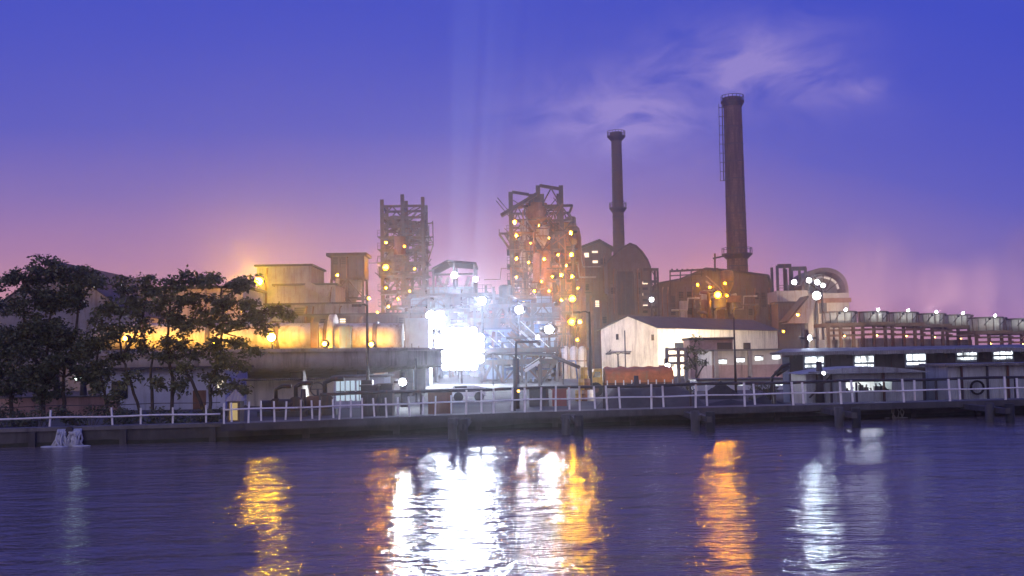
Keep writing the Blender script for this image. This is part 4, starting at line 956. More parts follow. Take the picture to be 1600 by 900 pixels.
# cooling cells
cells = [(1288, 1336, 487, 505, 150), (1342, 1384, 487, 504, 157), (1388, 1430, 488, 505, 163), (1434, 1472, 490, 507, 169), (1473, 1514, 492, 509, 175), (1517, 1565, 496, 517, 168), (1569, 1614, 498, 518, 174), (1618, 1660, 500, 519, 180)]
names = ['first, broad and bright, below the vault', 'second, right of the broad one', 'third', 'fourth', 'fifth', 'sixth, set lower', 'seventh, at the right edge', 'eighth']
em_cell = E('cell_lamp', (.9, .95, 1), 90)
for (a_, b_2, tp, bt_, Y), nm in zip(cells, names):
    m_ = (a_ + b_2) / 2; x = X(m_, Y, 500); r_ = (X(b_2, Y) - X(a_, Y)) / 2 * 1.05; z0, z1 = Z(m_, bt_, Y), Z(m_, tp, Y)
    t = thing('cooling_cell', Vector((x, Y, z0)), f'pale flared cooling cell, {nm} counting rightwards in the row', 'cooling cell', 'row of cooling cells')
    MB().lathe((x, Y, 0), [(r_ * .97, z0), (r_ * .975, z0 + (z1 - z0) * .4), (r_, z1), (r_ * .93, z1), (r_ * .9, z0 + .3)], 22).build('shell', lgrey, t)
    MB().lathe((x, Y, 0), [(r_ * 1.01, z1 - .2), (r_ * 1.05, z1 - .2), (r_ * 1.05, z1 + .03), (r_ * 1.01, z1 + .03)], 22, ring=True).build('rim', steel, t)
    for k in range(7):
        a = math.pi * (1.08 + .84 * k / 6); MB().bar((x + math.cos(a) * r_ * .99, Y + math.sin(a) * r_ * .99 - .04, z0), (x + math.cos(a) * r_ * 1.04, Y + math.sin(a) * r_ * 1.04 - .04, z1 - .22), .1).build('rib', steel, t)
    lt = thing('cell_lamp', Vector((x, Y - r_ - .3, z1 + .4)), f'white lamp on the rim of the cooling cell, {nm}', 'lamp', 'lamps on the cooling cells')
    p = Vector((x, Y - r_ - .7, z1 + .15)); head(lt, p, .17, em_cell, Vector((-.1, -1, -.25)))
    for dx_ in (-r_ * .55, r_ * .45): head(lt, Vector((x + dx_, Y - r_ - 1.9, z1 - .3)), .2, E('added_cell_wash', (.88, 1, .90), 140), Vector((0, 1, -.25))); MB().bar((x + dx_, Y - r_ - 2.05, z1 - .3), (x + dx_, Y - r_ + .2, z1 - 1.2), .07).build('bracket', dsteel, lt)  # extra heads added in front to brighten the cell shells
    MB().bar(p + Vector((0, .3, -.1)), p + Vector((0, 1.0, -.3)), .1).build('bracket', dsteel, lt)
    head(lt, Vector((x, Y, z1 - .9)), .5, E('added_steam_uplight', (1, .60, .55), 330), Vector((0, 0.02, 1)))  # unseen uplight added inside the cell to make the steam glow
tan = M('tan_steel', (.13, .078, .055), .8, .1, .4, .8, .5, (.10, .05, .03))
ct = thing('cell_trestle', P(1470, 560, 160), 'long tan trestle carrying the row of cooling cells', 'trestle')
def cline(px): return 150 + (px - 1312) * (30 / 328)
for i in range(len(cells)):
    a_, b_2, tp, bt_, Y = cells[i]
    zt = Z((a_ + b_2) / 2, bt_, Y) - .03
    x0, x1 = X(a_ - 5, Y), X(b_2 + 5, Y)
    MB().box(x0, x1 - .02, Y - 3.2, Y + 3.2, zt - .5, zt).build('deck', tan, ct)
    for k in range(3):
        x = x0 + (x1 - x0) * (k + .2) / 3
        MB().bar((x, Y - 2.6, YARD), (x, Y - 2.6, zt - .5), .4).build('leg', tan, ct)
    mb = MB(); 
    for zz in (1.0, 1.7): mb.bar((x0, Y - 3.1, zt - zz), (x1, Y - 3.1, zt - zz), .3)
    mb.build('pipe_run', tan, ct)
    MB().box(x0 + .3, x1 - .3, Y - 1, Y + 2, YARD, zt - 2.2).build('basin', conc, ct)
    sodium((a_ + b_2) / 2 + 8, bt_ + 20, Y - 4.6, f'small amber lamp under cooling cell, {nm_ if False else names[i]}', .17, em_sod_s, 'amber lamps under the cell trestle', wash=E('trestle_wash', (1, .42, .07), 260), front=(0, None))

# ------------------------------------------------------------------ long white shed and foreground yard
cor = P(1028, 560, 130); gd = Vector((6.26, -5.0, 0)).normalized(); ld = Vector((5.0, 6.26, 0)).normalized()
c0 = Vector((cor.x, 130, 0)) - gd * 8.0
sh, c_, ux, uy = gable('long_shed', 'long weathered white shed with a dark pitched roof and a blank gable end', (c0.x, c0.y), (gd.x, gd.y), 8.0, 32.6, YARD, Z(1028, 512, 130), Z(985, 494, 132.5), plaster, roofm, over=.45)
for d_, z_, nm in ((2.2, 5.1, 'vent'), (7.2, 4.9, 'vent')):
    rotbox(c_ + ux * d_ - uy * .06, ux, uy, .35, .057, z_, z_ + .7).build(nm, glassd, sh)
for k in range(3):
    rotbox(c_ + ux * 8.0 + uy * (4 + 9 * k), uy, ux, 2.0, .06, 3.6, 4.6).build('window', glassd, sh)
rotbox(c_ + ux * 3.4 - uy * .08, ux, uy, .12, .077, YARD, 6.2).build('downpipe', dsteel, sh)
mb = MB(); mb.bar(c_ + ux * 1.2 - uy * .5 + Vector((0, 0, 3.6)), c_ + ux * 4.6 - uy * .5 + Vector((0, 0, 3.6)), .12); mb.bar(c_ + ux * 1.4 - uy * .5 + Vector((0, 0, 3.6)), c_ + ux * 1.4 + Vector((0, 0, 3.9)), .1); mb.build('awning_bar', dsteel, sh)
# its gable is brightened by a lamp added in front
mast(952, 590, 118, 'short post with an added warm lamp facing the gable of the long shed', 1, 1, .3, 1, E('gable_wash', (1, .80, .50), 4200), name='lamp_post', aim=Vector((.5, 1, .25)))
mast(1150, 585, 126, 'short post with an added lamp facing the long side of the white shed', 1, 1, .3, 1, E('side_wash', (1, .84, .62), 12000), name='lamp_post', aim=Vector((.25, 1, .4)))  # another lamp added to brighten the long wall

of = thing('brick_office', P(1145, 600, 92), 'low pink and cream office with a row of small lit windows', 'building')
YO = 92; zt = Z(1165, 548, YO); x0, x1 = X(1112, YO), X(1222, YO)
MB().box(x0, x1, YO, YO + 7, YARD, Z(1165, 570, YO)).build('base', pinkw, of)
MB().box(x0 + .003, x1 - .003, YO + .04, YO + 7, Z(1165, 570, YO) + .002, zt).build('wall', plaster, of)
MB().box(x0 - .25, x1 + .25, YO - .35, YO + 7.3, zt + .003, zt + .14).build('roof', deckc, of)
for px, py in ((1123, 565), (1151, 563), (1180, 560), (1207, 558)):
    w_ = MB().box(X(px, YO), X(px + 12, YO), YO - .02, YO + .037, Z(px, py + 3, YO), Z(px, py - 3, YO)).build('window', em_win, of)
    MB().box(X(px - 1, YO), X(px + 13, YO), YO - .04, YO + .036, Z(px, py - 3, YO) + .003, Z(px, py - 3, YO) + .08).build('lintel', deckc, w_)
for px in (1118, 1170): MB().bar((X(px, YO), YO - .3, YARD), (X(px, YO), YO - .3, zt), .3).build('column', conc, of)
for px in (1100, 1125, 1150, 1205):
    pass
mast(1168, 598, 85, 'added low lamp lighting the face of the pink office', 1, 1, .2, 1, E('office_wash', (1, .84, .66), 420), name='lamp_post', aim=Vector((0, 1, .25)))  # lamp added low in front to brighten the office wall
lo = thing('louvred_hut', P(1150, 606, 74), 'low hut with bright strip windows in front of the office', 'hut')
YL = 76; MB().box(X(1088, YL), X(1225, YL), YL, YL + 3, YARD, Z(1150, 594, YL)).build('wall', bplaster, lo)
MB().box(X(1086, YL), X(1227, YL), YL - .3, YL + 3.2, Z(1150, 594, YL) + .003, Z(1150, 594, YL) + .1).build('roof', dsteel, lo)
for px in (1096, 1124, 1152, 1210): MB().box(X(px, YL), X(px + 11, YL), YL - .03, YL - .002, Z(px, 602, YL), Z(px, 598, YL)).build('window', em_win, lo)
uh = thing('upper_cabin', P(1112, 560, 118), 'brown cabin with a big dark opening on the side of the white shed', 'cabin')
YU = 112; MB().box(X(1078, YU), X(1146, YU), YU, YU + 4, YARD, Z(1112, 531, YU)).build('wall', pinkw, uh)
MB().box(X(1076, YU), X(1148, YU), YU - .4, YU + 4.2, Z(1112, 531, YU) + .003, Z(1112, 531, YU) + .25).build('roof', roofm, uh)
MB().box(X(1121, YU), X(1144, YU), YU - .05, YU - .002, Z(1132, 550, YU), Z(1132, 535, YU)).build('opening', glassd, uh)  # dark sheet stands in for the shade inside the opening

bd = thing('earth_bund', P(1000, 620, 52), 'low dark earth bund behind the walkway railing', 'bund')
mb = MB(); nx, ny = 60, 7; x0, x1 = X(925, 50), X(1110, 50)
for i in range(nx + 1):
    for j in range(ny + 1):
        fx, fy = i / nx, j / ny; hgt = math.sin(math.pi * fy) ** .8 * min(1, 5 * fx, 5 * (1 - fx)) * (1.0 + .25 * mnoise.noise(Vector((fx * 9, fy * 3, 4)))) * 1.05
        mb.v.append(Vector((x0 + (x1 - x0) * fx, 48.2 + fy * 5, YARD - .05 + hgt + .05 * mnoise.noise(Vector((fx * 40, fy * 8, 1))))))
for i in range(nx):
    for j in range(ny): k = i * (ny + 1) + j; mb.f.append((k, k + ny + 1, k + ny + 2, k + 1)); mb.sm.append(True)
mb.build('mound', earth, bd)
def heap(label, px, Y, r_, hh_, seed, name='coal_heap', mat=coal):
    t = thing(name, Vector((X(px, Y), Y, YARD)), label, 'heap'); mb = MB(); prof = []
    n = 26; vs = []; fs = []
    for i in range(9):
        f = i / 8
        for j in range(n):
            a = 2*math.pi*j/n; rr = r_ * f * (1 + .12 * mnoise.noise(Vector((math.cos(a) * 2, math.sin(a) * 2, seed)))); z = hh_ * (1 - f) ** 1.1 + .08 * mnoise.noise(Vector((math.cos(a) * f * 6, math.sin(a) * f * 6, seed + 3)))
            vs.append((X(px, Y) + math.cos(a) * rr, Y + math.sin(a) * rr * .7, YARD - .06 + z))
    for i in range(8):
        for j in range(n): fs.append((i*n+j, (i+1)*n+j, (i+1)*n+(j+1) % n, i*n+(j+1) % n))
    mb.add(vs, fs, True); mb.build('mound', mat, t)
heap('black coal heap right of the small yellow green tree', 1125, 62, 1.5, 1.05, 2)
heap('flat dark heap left of the pump house', 1190, 52, 1.6, .55, 5)
heap('long dark heap between the bund and the pump house', 1140, 50, 3.0, .5, 9)

# truck under an orange tarpaulin
YT = 68
tx = lambda px: X(px, YT)
tk2 = thing('truck', Vector((tx(990), YT, YARD)), 'goods truck with its load under an orange tarpaulin, standing before the white shed', 'truck')
zt = Z(1000, 572, YT); zbed = YARD + .95
prof = []; n = 20; mb = MB(); xs_ = [tx(945) + (tx(1052) - tx(945)) * i / n for i in range(n + 1)]
sec = [(-1.05, 0), (-1.08, .35), (-1.0, .62), (-.55, .86), (0, .95), (.55, .86), (1.0, .62), (1.08, .35), (1.05, 0)]
hs = zt - zbed
for i, x in enumerate(xs_):
    sag = .05 * math.sin(i * 1.5) + .04 * mnoise.noise(Vector((i * .7, 0, 0)))
    for k, (yy_, zz_) in enumerate(sec):
        mb.v.append(Vector((x, YT + 1.1 + yy_ + .05 * mnoise.noise(Vector((i, k, 2))), zbed - (.25 if k in (0, 8) else 0) + zz_ * hs * (1 + sag) + (.05 * math.sin(i * 2.1) if k in (0, 8) else 0))))
for i in range(n):
    for k in range(len(sec) - 1): q = i * 9 + k; mb.f.append((q, q + 1, q + 10, q + 9)); mb.sm.append(True)
mb.f += [tuple(range(9)), tuple(n * 9 + k for k in range(9))[::-1]]; mb.sm += [False] * 2
mb.build('tarpaulin', tarp, tk2)
MB().box(tx(943), tx(1053), YT + .02, YT + 2.2, zbed - .3, zbed - .1).build('bed', rusty, tk2)
for i in range(9): 
    x = tx(948) + (tx(1050) - tx(948)) * i / 8; MB().bar((x, YT - .03, zbed - .3), (x, YT - .03, zbed + .05), .07).build('stake', whitep, tk2)
cb = MB(); cb.prism([(tx(922), YT + .1, YARD + .45), (tx(941), YT + .1, YARD + .45), (tx(941), YT + .1, zt - .12), (tx(928), YT + .1, zt - .15), (tx(922), YT + .1, YARD + 1.2)], (0, 0, 0), (0, 2.0, 0))
cbo = cb.build('cab', yelp, tk2)
MB().prism([(tx(926), YT + .08, YARD + 1.2), (tx(938), YT + .08, YARD + 1.2), (tx(938), YT + .08, zt - .3), (tx(929.5), YT + .08, zt - .3)], (0, 0, 0), (0, .018, 0)).build('window', glassd, cbo)
for px in (930, 1010, 1024, 1042):
    for y_ in (YT + .05, YT + 1.85):
        w_ = MB().tube([(tx(px), y_, YARD + .45), (tx(px), y_ + .3, YARD + .45)], .45, 16).build('wheel', rubber, tk2)
        MB().tube([(tx(px), y_ - .02, YARD + .45), (tx(px), y_ + .29, YARD + .45)], .2, 12).build('hub', steel, w_)
mast(992, 601, 60, 'added low hidden lamp behind the earth bund facing the orange tarpaulin', 1, 1, .15, 1, E('tarp_wash', (1, .85, .6), 700), name='lamp_post', aim=Vector((0, 1, .1)))  # unseen lamp added to bring out the tarpaulin
# drums and scrap beside the truck
for i, (px, zoff, lb) in enumerate(((903, 0, 'yellowish steel drum at the left end of the drum stack'), (912, 0, 'rusty steel drum in the middle of the drum stack'), (921, 0, 'pale steel drum at the right end of the drum stack'), (908, 1, 'yellowish steel drum lying second up the drum stack'), (916, 1, 'rusty steel drum high on the drum stack'), (912, 2, 'topmost yellow steel drum on the drum stack'))):
    Yd = 62; x = X(px, Yd); z = YARD + zoff * .63; mm = [yelp, rusty, whitep, yelp, rusty, yelp][i]
    t = thing('drum', Vector((x, Yd, z)), lb, 'drum', 'stacked steel drums'); MB().lathe((x, Yd, 0), [(.2, z), (.2, z + .2), (.212, z + .21), (.2, z + .22), (.2, z + .4), (.212, z + .41), (.2, z + .42), (.2, z + .625)], 16).build('shell', mm, t)

# centre yard: white van, boxes, cabinet
vn = thing('van', P(732, 620, 64), 'white van parked behind the railing below the huge lamps', 'van')
YV = 64; a_, b_2 = X(706, YV), X(757, YV); zt = Z(730, 606, YV) + .15
MB().prism([(a_, YV, YARD + .3), (b_2, YV, YARD + .3), (b_2, YV, YARD + .75), (b_2 - .25, YV, YARD + .85), (b_2 - .5, YV, zt - .05), (b_2 - .6, YV, zt), (a_ + .1, YV, zt), (a_, YV, zt - .1)], (0, 0, 0), (0, 1.5, 0)).build('body', whitep, vn)
MB().box(a_ + .15, a_ + .85, YV - .02, YV - .002, YARD + .9, zt - .15).build('window', glassd, vn)
for x in (a_ + .35, b_2 - .35): MB().tube([(x, YV - .03, YARD + .28), (x, YV + .2, YARD + .28)], .28, 14).build('wheel', rubber, vn)
def cabinet(label, px0, px1, py, Y, mat=dsteel, name='cabinet', doors=2, cat='cabinet'):
    a_, b_2 = X(px0, Y), X(px1, Y); z = Z((px0 + px1) / 2, py, Y); t = thing(name, Vector(((a_ + b_2) / 2, Y, YARD)), label, cat)
    MB().box(a_, b_2, Y, Y + 1.0, YARD, z).build('body', mat, t); MB().box(a_ - .06, b_2 + .06, Y - .08, Y + 1.06, z + .002, z + .07).build('lid', mat, t)
    for i in range(doors):
        w_ = (b_2 - a_) / doors; d_ = MB().box(a_ + w_ * i + .05, a_ + w_ * (i + 1) - .05, Y - .03, Y - .002, YARD + .15, z - .1).build('door', mat, t)
        MB().bar((a_ + w_ * i + .15, Y - .05, (YARD + z) / 2 - .1), (a_ + w_ * i + .15, Y - .05, (YARD + z) / 2 + .1), .03).build('handle', steel, d_)
cabinet('black electrical cabinet left of the white post lamp', 563, 588, 604, 48)
cabinet('wider black electrical cabinet right beside the white post lamp', 590, 612, 602, 49, doors=1)
cabinet('brown crate-like cabinet below the settling tank edge', 668, 704, 611, 50, rusty)
cabinet('squat dark cabinet right of the yellow lamp at the bent pipe', 826, 856, 608, 56, dsteel)
cabinet('rust red cabinet behind the walkway, right of the squat dark one', 862, 884, 609, 56, redp, doors=1)
gh = thing('glazed_booth', P(560, 620, 60), 'glazed booth with bright bluish windows under the settling tank', 'booth')
YB = 58; a_, b_2 = X(522, YB), X(600, YB); z = Z(555, 590, YB)
MB().box(a_, b_2, YB, YB + 3, YARD, z).build('wall', bplaster, gh); MB().box(a_ - .2, b_2 + .2, YB - .25, YB + 3.2, z + .003, z + .12).build('roof', deckc, gh)
for i, (p0, p1) in enumerate(((525, 538), (540, 554), (557, 565))):
    w_ = MB().box(X(p0, YB), X(p1, YB), YB - .02, YB - .002, Z(545, 626, YB), Z(545, 595, YB)).build('window', E('booth_window', (.62, .78, .95), .75), gh)
    mb = MB(); mb.box(X(p0, YB), X(p1, YB), YB - .05, YB - .022, Z(545, 612, YB), Z(545, 612, YB) + .05); mb.box(X((p0 + p1) / 2, YB) - .02, X((p0 + p1) / 2, YB) + .02, YB - .048, YB - .022, Z(545, 626, YB), Z(545, 595, YB)); mb.build('frame', dsteel, w_)
lw = thing('lean_to', P(450, 620, 62), 'pale open lean-to wall under the rim of the settling tank', 'shed')
YW = 63; MB().box(X(385, YW), X(520, YW), YW, YW + .3, YARD, Z(450, 594, YW)).build('wall', plaster, lw); MB().box(X(383, YW), X(522, YW), YW - 1.0, YW + .5, Z(450, 594, YW) + .003, Z(450, 594, YW) + .1).build('roof', roofm, lw)
mast(478, 622, 58.2, 'small warm white lamp added to light the spray from below', 1, 1, .10, 1, E('added_spray_lamp', (1, .95, .82), 420), name='lamp_post', aim=Vector((0, .55, 1)))  # lamp added to whiten the spray from below
sp = thing('water_spray', P(478, 628, 59), 'bright white cone of spray standing up in front of the lean-to', 'spray')
q = P(478, 629, 59); zt = Z(476, 578, 59); mb = MB()
for i in range(26):
    a = rng.uniform(0, 6.28); f = rng.uniform(.2, 1); mb.tube([(q.x + math.cos(a) * .34 * f, 59 + math.sin(a) * .34 * f, q.z), (q.x - .03 + math.cos(a) * .18 * f, 59 + math.sin(a) * .15 * f, q.z + (zt - q.z) * .6), (q.x - .08 + math.cos(a) * .04, 59, q.z + (zt - q.z) * rng.uniform(.8, 1))], [.03, .025, .008], 5, False)
mb.build('jets', fm, sp); MB().tube([(q.x, 59, YARD), (q.x, 59, q.z)], .12, 8).build('nozzle', dsteel, sp)
def pump(label, px, Y, s_, mm):
    x = X(px, Y); t = thing('pump', Vector((x, Y, YARD)), label, 'pump'); z = YARD + .55 * s_
    MB().box(x - .7 * s_, x + .7 * s_, Y - .3 * s_, Y + .3 * s_, YARD, YARD + .25 * s_).build('plinth', dconc, t)
    MB().tube([(x - .55 * s_, Y, z), (x + .1 * s_, Y, z)], .26 * s_, 14).build('motor', mm, t)
    MB().tube([(x + .2 * s_, Y - .12 * s_, z), (x + .2 * s_, Y + .12 * s_, z)], .36 * s_, 18).build('casing', dsteel, t)
    MB().tube([(x + .2 * s_, Y, z + .3 * s_), (x + .2 * s_, Y, z + .8 * s_), (x + .5 * s_, Y, z + .95 * s_), (x + 1.0 * s_, Y, z + .95 * s_)], .1 * s_, 8).build('pipe', dsteel, t)
pump('dark pump set with bent pipe nearest the white spray', 455, 50, 1.0, dsteel); pump('pump set with a rusty orange motor left of the booth', 500, 51, 1.1, rusty); pump('smaller dark pump set left of the spray', 425, 51, .9, dsteel)
vw = thing('valve_wheel', P(496, 620, 52), 'round handwheel of a valve standing behind the pumps', 'valve'); q = P(496, 608, 52)
MB().tube([q + Vector((math.cos(2*math.pi*i/20) * .32, 0, math.sin(2*math.pi*i/20) * .32)) for i in range(21)], .035, 6).build('wheel', dsteel, vw); MB().tube([(q.x, 52.1, YARD), (q.x, 52.1, q.z)], .06, 8).build('stem', dsteel, vw)
MB().bar(q + Vector((-.3, 0, 0)), q + Vector((.3, 0, 0)), .03).build('spoke', dsteel, vw)

# street lamps and poles
def lamp_pole(label, px, py0, Y, arm=None, r=.07, name='lamp_pole', double=False):
    x = X(px, Y, (py0 + 600) / 2); zt = Z(px, py0, Y); t = thing(name, Vector((x, Y, YARD)), label, 'lamp pole')
    MB().tube([(x, Y, YARD), (x, Y, YARD + (zt - YARD) * .5), (x, Y, zt)], [r * 1.3, r, r * .75], 8).build('pole', dsteel, t)
    arms = [] if not arm else [arm] + ([-arm] if double else [])
    for ar in arms:
        MB().tube([(x, Y, zt - .1), (x + ar * .4, Y, zt + .02), (x + ar, Y, zt - .02)], r * .5, 6).build('arm', dsteel, t)
        s_ = 1 if ar > 0 else -1
        MB().box(min(x + ar, x + ar + s_ * .45), max(x + ar, x + ar + s_ * .45), Y - .1, Y + .1, zt - .10, zt + .03).build('lamp_head', dsteel, t)
lamp_pole('tall dark lamp pole with an arm to the left, before the settling tank', 574, 476, 55, -.3, .075)
lamp_pole('dark lamp pole with an arm to the left, beside the long white shed', 922, 487, 66, -.55, .085)
lamp_pole('bare dark pole in front of the long side of the white shed', 1148, 496, 62, None, .06)
lamp_pole('short twin-armed lamp pole before the blank white gable', 966, 552, 90, .55, .07, double=True)
lamp_pole('thin steel post by the corner of the settling tank', 650, 560, 64, None, .05)
ss = thing('switchgear', P(574, 600, 54), 'dark switch box fixed low on the tall lamp pole', 'switch box'); q = P(574, 600, 54.7)
MB().box(q.x - .28, q.x + .28, 54.45, 54.85, q.z - .1, q.z + .2).build('box', dsteel, ss); MB().box(q.x - .08, q.x + .08, 54.5, 54.7, YARD, q.z - .1).build('post', dsteel, ss)
sg = thing('rack_frame', P(1052, 580, 100), 'grey steel rack frame left of the small tree', 'frame')
for px in (1042, 1060, 1072): MB().bar((X(px, 100), 100, YARD), (X(px, 100), 100, Z(px, 543, 100)), .3).build('post', grey, sg)
for py in (546, 556, 568): MB().bar(P(1040, py, 99.8), P(1073, py - 1, 99.8), .25).build('beam', grey, sg)

# ------------------------------------------------------------------ pump house on the right
A = Vector((X(1226, 56), 56, 0)); B = Vector((X(1640, 51.5), 51.5, 0)); ux = (B - A).normalized(); uy = Vector((-ux.y, ux.x, 0)); Lh = 30
ze = Z(1300, 553, 55.3)
ph = thing('pump_house', A + ux * 6 + Vector((0, 0, YARD)), 'long dark pump house with a grey sheet eave and bright slatted windows', 'pump house')
dwall = M('soot_wall', (.085, .08, .085), .85, 0, .35, .9, .4, (.04, .035, .035))
eavem = M('eave_sheet', (.20, .195, .19), .6, .1, .3, .7, .4, (.09, .08, .075), corr=3.2)
rotbox(A, ux, uy, Lh, 8, YARD, ze).build('wall', dwall, ph)
q = [A - ux * .6 - uy * .9 + Vector((0,0,ze + .02)), A - ux * .6 - uy * .9 + Vector((0,0,ze + .12)), A - ux * .6 + uy * 4 + Vector((0,0,ze + .2)), A - ux * .6 + uy * 8.6 + Vector((0,0,ze + .12)), A - ux * .6 + uy * 8.6 + Vector((0,0,ze + .02)), A - ux * .6 + uy * 4 + Vector((0,0,ze + .32))]
MB().prism(q, (0, 0, 0), ux * (Lh + 1)).build('roof', eavem, ph)
mb = MB(); rg = random.Random(4)
for i in range(70):
    s_ = i * .42; mb.add([A + ux * s_ - uy * .93 + Vector((0,0,ze - rg.uniform(.02, .07))), A + ux * (s_ + .41) - uy * .93 + Vector((0,0,ze - rg.uniform(.02, .07))), A + ux * (s_ + .41) - uy * .905 + Vector((0,0,ze + .14)), A + ux * s_ - uy * .905 + Vector((0,0,ze + .14))], [(0, 1, 2, 3), (3, 2, 1, 0)][:1])
mb.build('fascia', eavem, ph)
def hit(px, py, dd=0):
    """point of the pump house front wall (offset dd outwards) seen at px"""
    d = RM @ Vector(((px - 800) / F, (450 - py) / F, -1)); o = Vector((0, 0, H)); n_ = uy
    t_ = ((A - uy * dd) - o).dot(n_) / d.dot(n_); return o + d * t_
def wallbox(px0, py0, px1, py1, d0, d1):
    p0 = hit(px0, py1, d0); p1 = hit(px1, py1, d0); zt_ = hit((px0 + px1) / 2, py0, d0).z; zb_2 = hit((px0 + px1) / 2, py1, d0).z
    ln = (p1 - p0).dot(ux); return rotbox((p0.x, p0.y), ux, -uy, ln, d1 - d0, zb_2, zt_)
for px0, px1, py in ((1258, 1287, 566), (1336, 1365, 565), (1417, 1446, 562), (1496, 1526, 554), (1553, 1582, 553), (1640, 1668, 551)):
    fr = wallbox(px0 - 3, py - 11, px1 + 3, py + 12, .002, .05).build('window', bluegrey, ph)
    wallbox(px0, py - 8.5, px1, py + 1, .052, .075).build('pane', em_win, fr); wallbox(px0, py + 4, px1, py + 8, .052, .075).build('pane', em_win, fr)
    for q_ in (.33, .66): wallbox(px0 + (px1 - px0) * q_ - .6, py - 8.5, px0 + (px1 - px0) * q_ + .6, py + 8, .077, .10).build('mullion', bluegrey, fr)
    wallbox(px0 - 2, py + 1, px1 + 2, py + 3, .052, .12).build('slat', bluegrey, fr)
for px in (1240, 1328, 1408, 1480, 1540, 1600): wallbox(px - 4, 552, px + 4, 560, .002, .35).build('bracket', dsteel, ph)
wallbox(1226, 558, 1236, 640, .002, .3).build('corner_post', bluegrey, ph)
wallbox(1250, 575, 1640, 577.5, .002, .12).build('conduit', dsteel, ph)
for px in (1300, 1395, 1470, 1530): wallbox(px, 560, px + 2, 640, .002, .07).build('downpipe', dsteel, ph)
# lean-to workshop with the bright opening
Y5 = 48.6
wsx = lambda px: X(px, Y5)
wk2 = thing('workshop', Vector((wsx(1350), Y5, YARD)), 'blue grey sheet workshop with a wide bright opening', 'workshop')
x0, x1 = wsx(1258), wsx(1440); zt = Z(1350, 583, Y5); oz0, oz1 = Z(1356, 613, Y5), Z(1356, 593, Y5); ox0, ox1 = wsx(1320), wsx(1392)
bw = M('dull_blue_sheet', (.30, .33, .35), .6, 0, .25, .9, .35, (.12, .11, .11), corr=4)
MB().box(x0, ox0, Y5, Y5 + 2.6, YARD, zt).build('side_wall', bw, wk2); MB().box(ox1, x1, Y5, Y5 + 2.6, YARD, zt).build('side_wall', bw, wk2)
MB().box(ox0, ox1, Y5 + .004, Y5 + .15, YARD, oz0).build('counter', bw, wk2); MB().box(ox0, ox1, Y5 + .004, Y5 + .15, oz1, zt).build('lintel', bw, wk2)
MB().box(ox0, ox1, Y5 + 2.4, Y5 + 2.6, YARD, zt).build('back_wall', whitep, wk2)
n = 14; top = [(x0 - .25 + (x1 - x0 + .5) * i / n, Y5 - .4, zt + .01 + .28 * math.sin(math.pi * i / n)) for i in range(n + 1)]
MB().prism([(x0 - .25, Y5 - .4, zt + .003)] + top[1:-1] + [(x1 + .25, Y5 - .4, zt + .003)], (0, 0, 0), (0, 3.1, 0)).build('roof', bw, wk2)
MB().box(ox0 + .2, ox1 - .2, Y5 + 1.2, Y5 + 1.35, oz1 + .02, oz1 + .08).build('tube_lamp', E('tube_lamp', (.92, .97, 1), 45), wk2)
rg = random.Random(9); mb = MB()
for i in range(9):
    x = ox0 + (ox1 - ox0) * (i + .5) / 9; hh_ = rg.uniform(.05, .35); mb.box(x - .1, x + .08, Y5 + .3, Y5 + .5, oz0 - .2, oz0 + hh_); mb.tube([(x, Y5 + .4, oz0 + hh_), (x + rg.uniform(-.15, .15), Y5 + .4, oz0 + hh_ + .12)], .035, 6)
mb.build('workbench', dsteel, wk2)
for px in (1296, 1378): MB().bar((wsx(px), Y5 - .12, YARD), (wsx(px), Y5 - .12, zt), .09).build('post', dsteel, wk2)
MB().bar((wsx(1262), Y5 - .05, YARD + .5), (wsx(1296), Y5 - .05, zt - .1), .07).build('brace', dsteel, wk2)
Y6 = 48.0
s2 = thing('tin_shed', Vector((X(1545, Y6), Y6, YARD)), 'pale blue grey tin shed at the right edge', 'shed')
x0, x1 = X(1480, Y6), X(1680, Y6); zt = Z(1550, 571, Y6)
MB().box(x0, x1, Y6, Y6 + 2.6, YARD, zt).build('wall', lgrey if False else M('pale_blue_sheet', (.42, .46, .48), .6, 0, .2, .9, .35, (.16, .15, .14), corr=4), s2)
MB().box(x0 - .2, x1 + .2, Y6 - .35, Y6 + 2.8, zt + .003, zt + .1).build('roof', eavem, s2)
sub(s2, 'door', bw, 1512, 596, 1530, 640, Y6 - .04, .037, base=YARD); 
for px in (1500, 1540, 1572): MB().bar((X(px, Y6), Y6 - .1, YARD), (X(px, Y6), Y6 - .1, zt), .08).build('post', dsteel, s2)
MB().tube([Vector((X(1522, Y6), Y6 - .2, 1.0)) + Vector((math.cos(a_ / 16 * 6.283) * .28, 0, .45 + math.sin(a_ / 16 * 6.283) * .28)) for a_ in range(17)], .05, 6).build('hose_reel', rubber, s2)
mast(1287, 583, 47.8, 'small lamp over the left corner of the workshop', 1, 1, .07, 1, E('corner_lamp', (.9, .95, 1), 60), name='lamp_post')
aw = thing('rail_gate', P(1222, 610, 50), 'dark bent rail frame at the left end of the pump house', 'gate')
MB().tube([P(1204, 625, 50), P(1206, 590, 50), P(1222, 572, 50), P(1235, 568, 50)], .06, 7).build('frame', dsteel, aw); MB().tube([P(1212, 585, 50.1), P(1232, 572, 50.1)], .14, 7).build('hood', dsteel, aw)
q = P(1206, 590, 50); MB().bar((q.x, 50, YARD), q, .1).build('post', dsteel, aw)

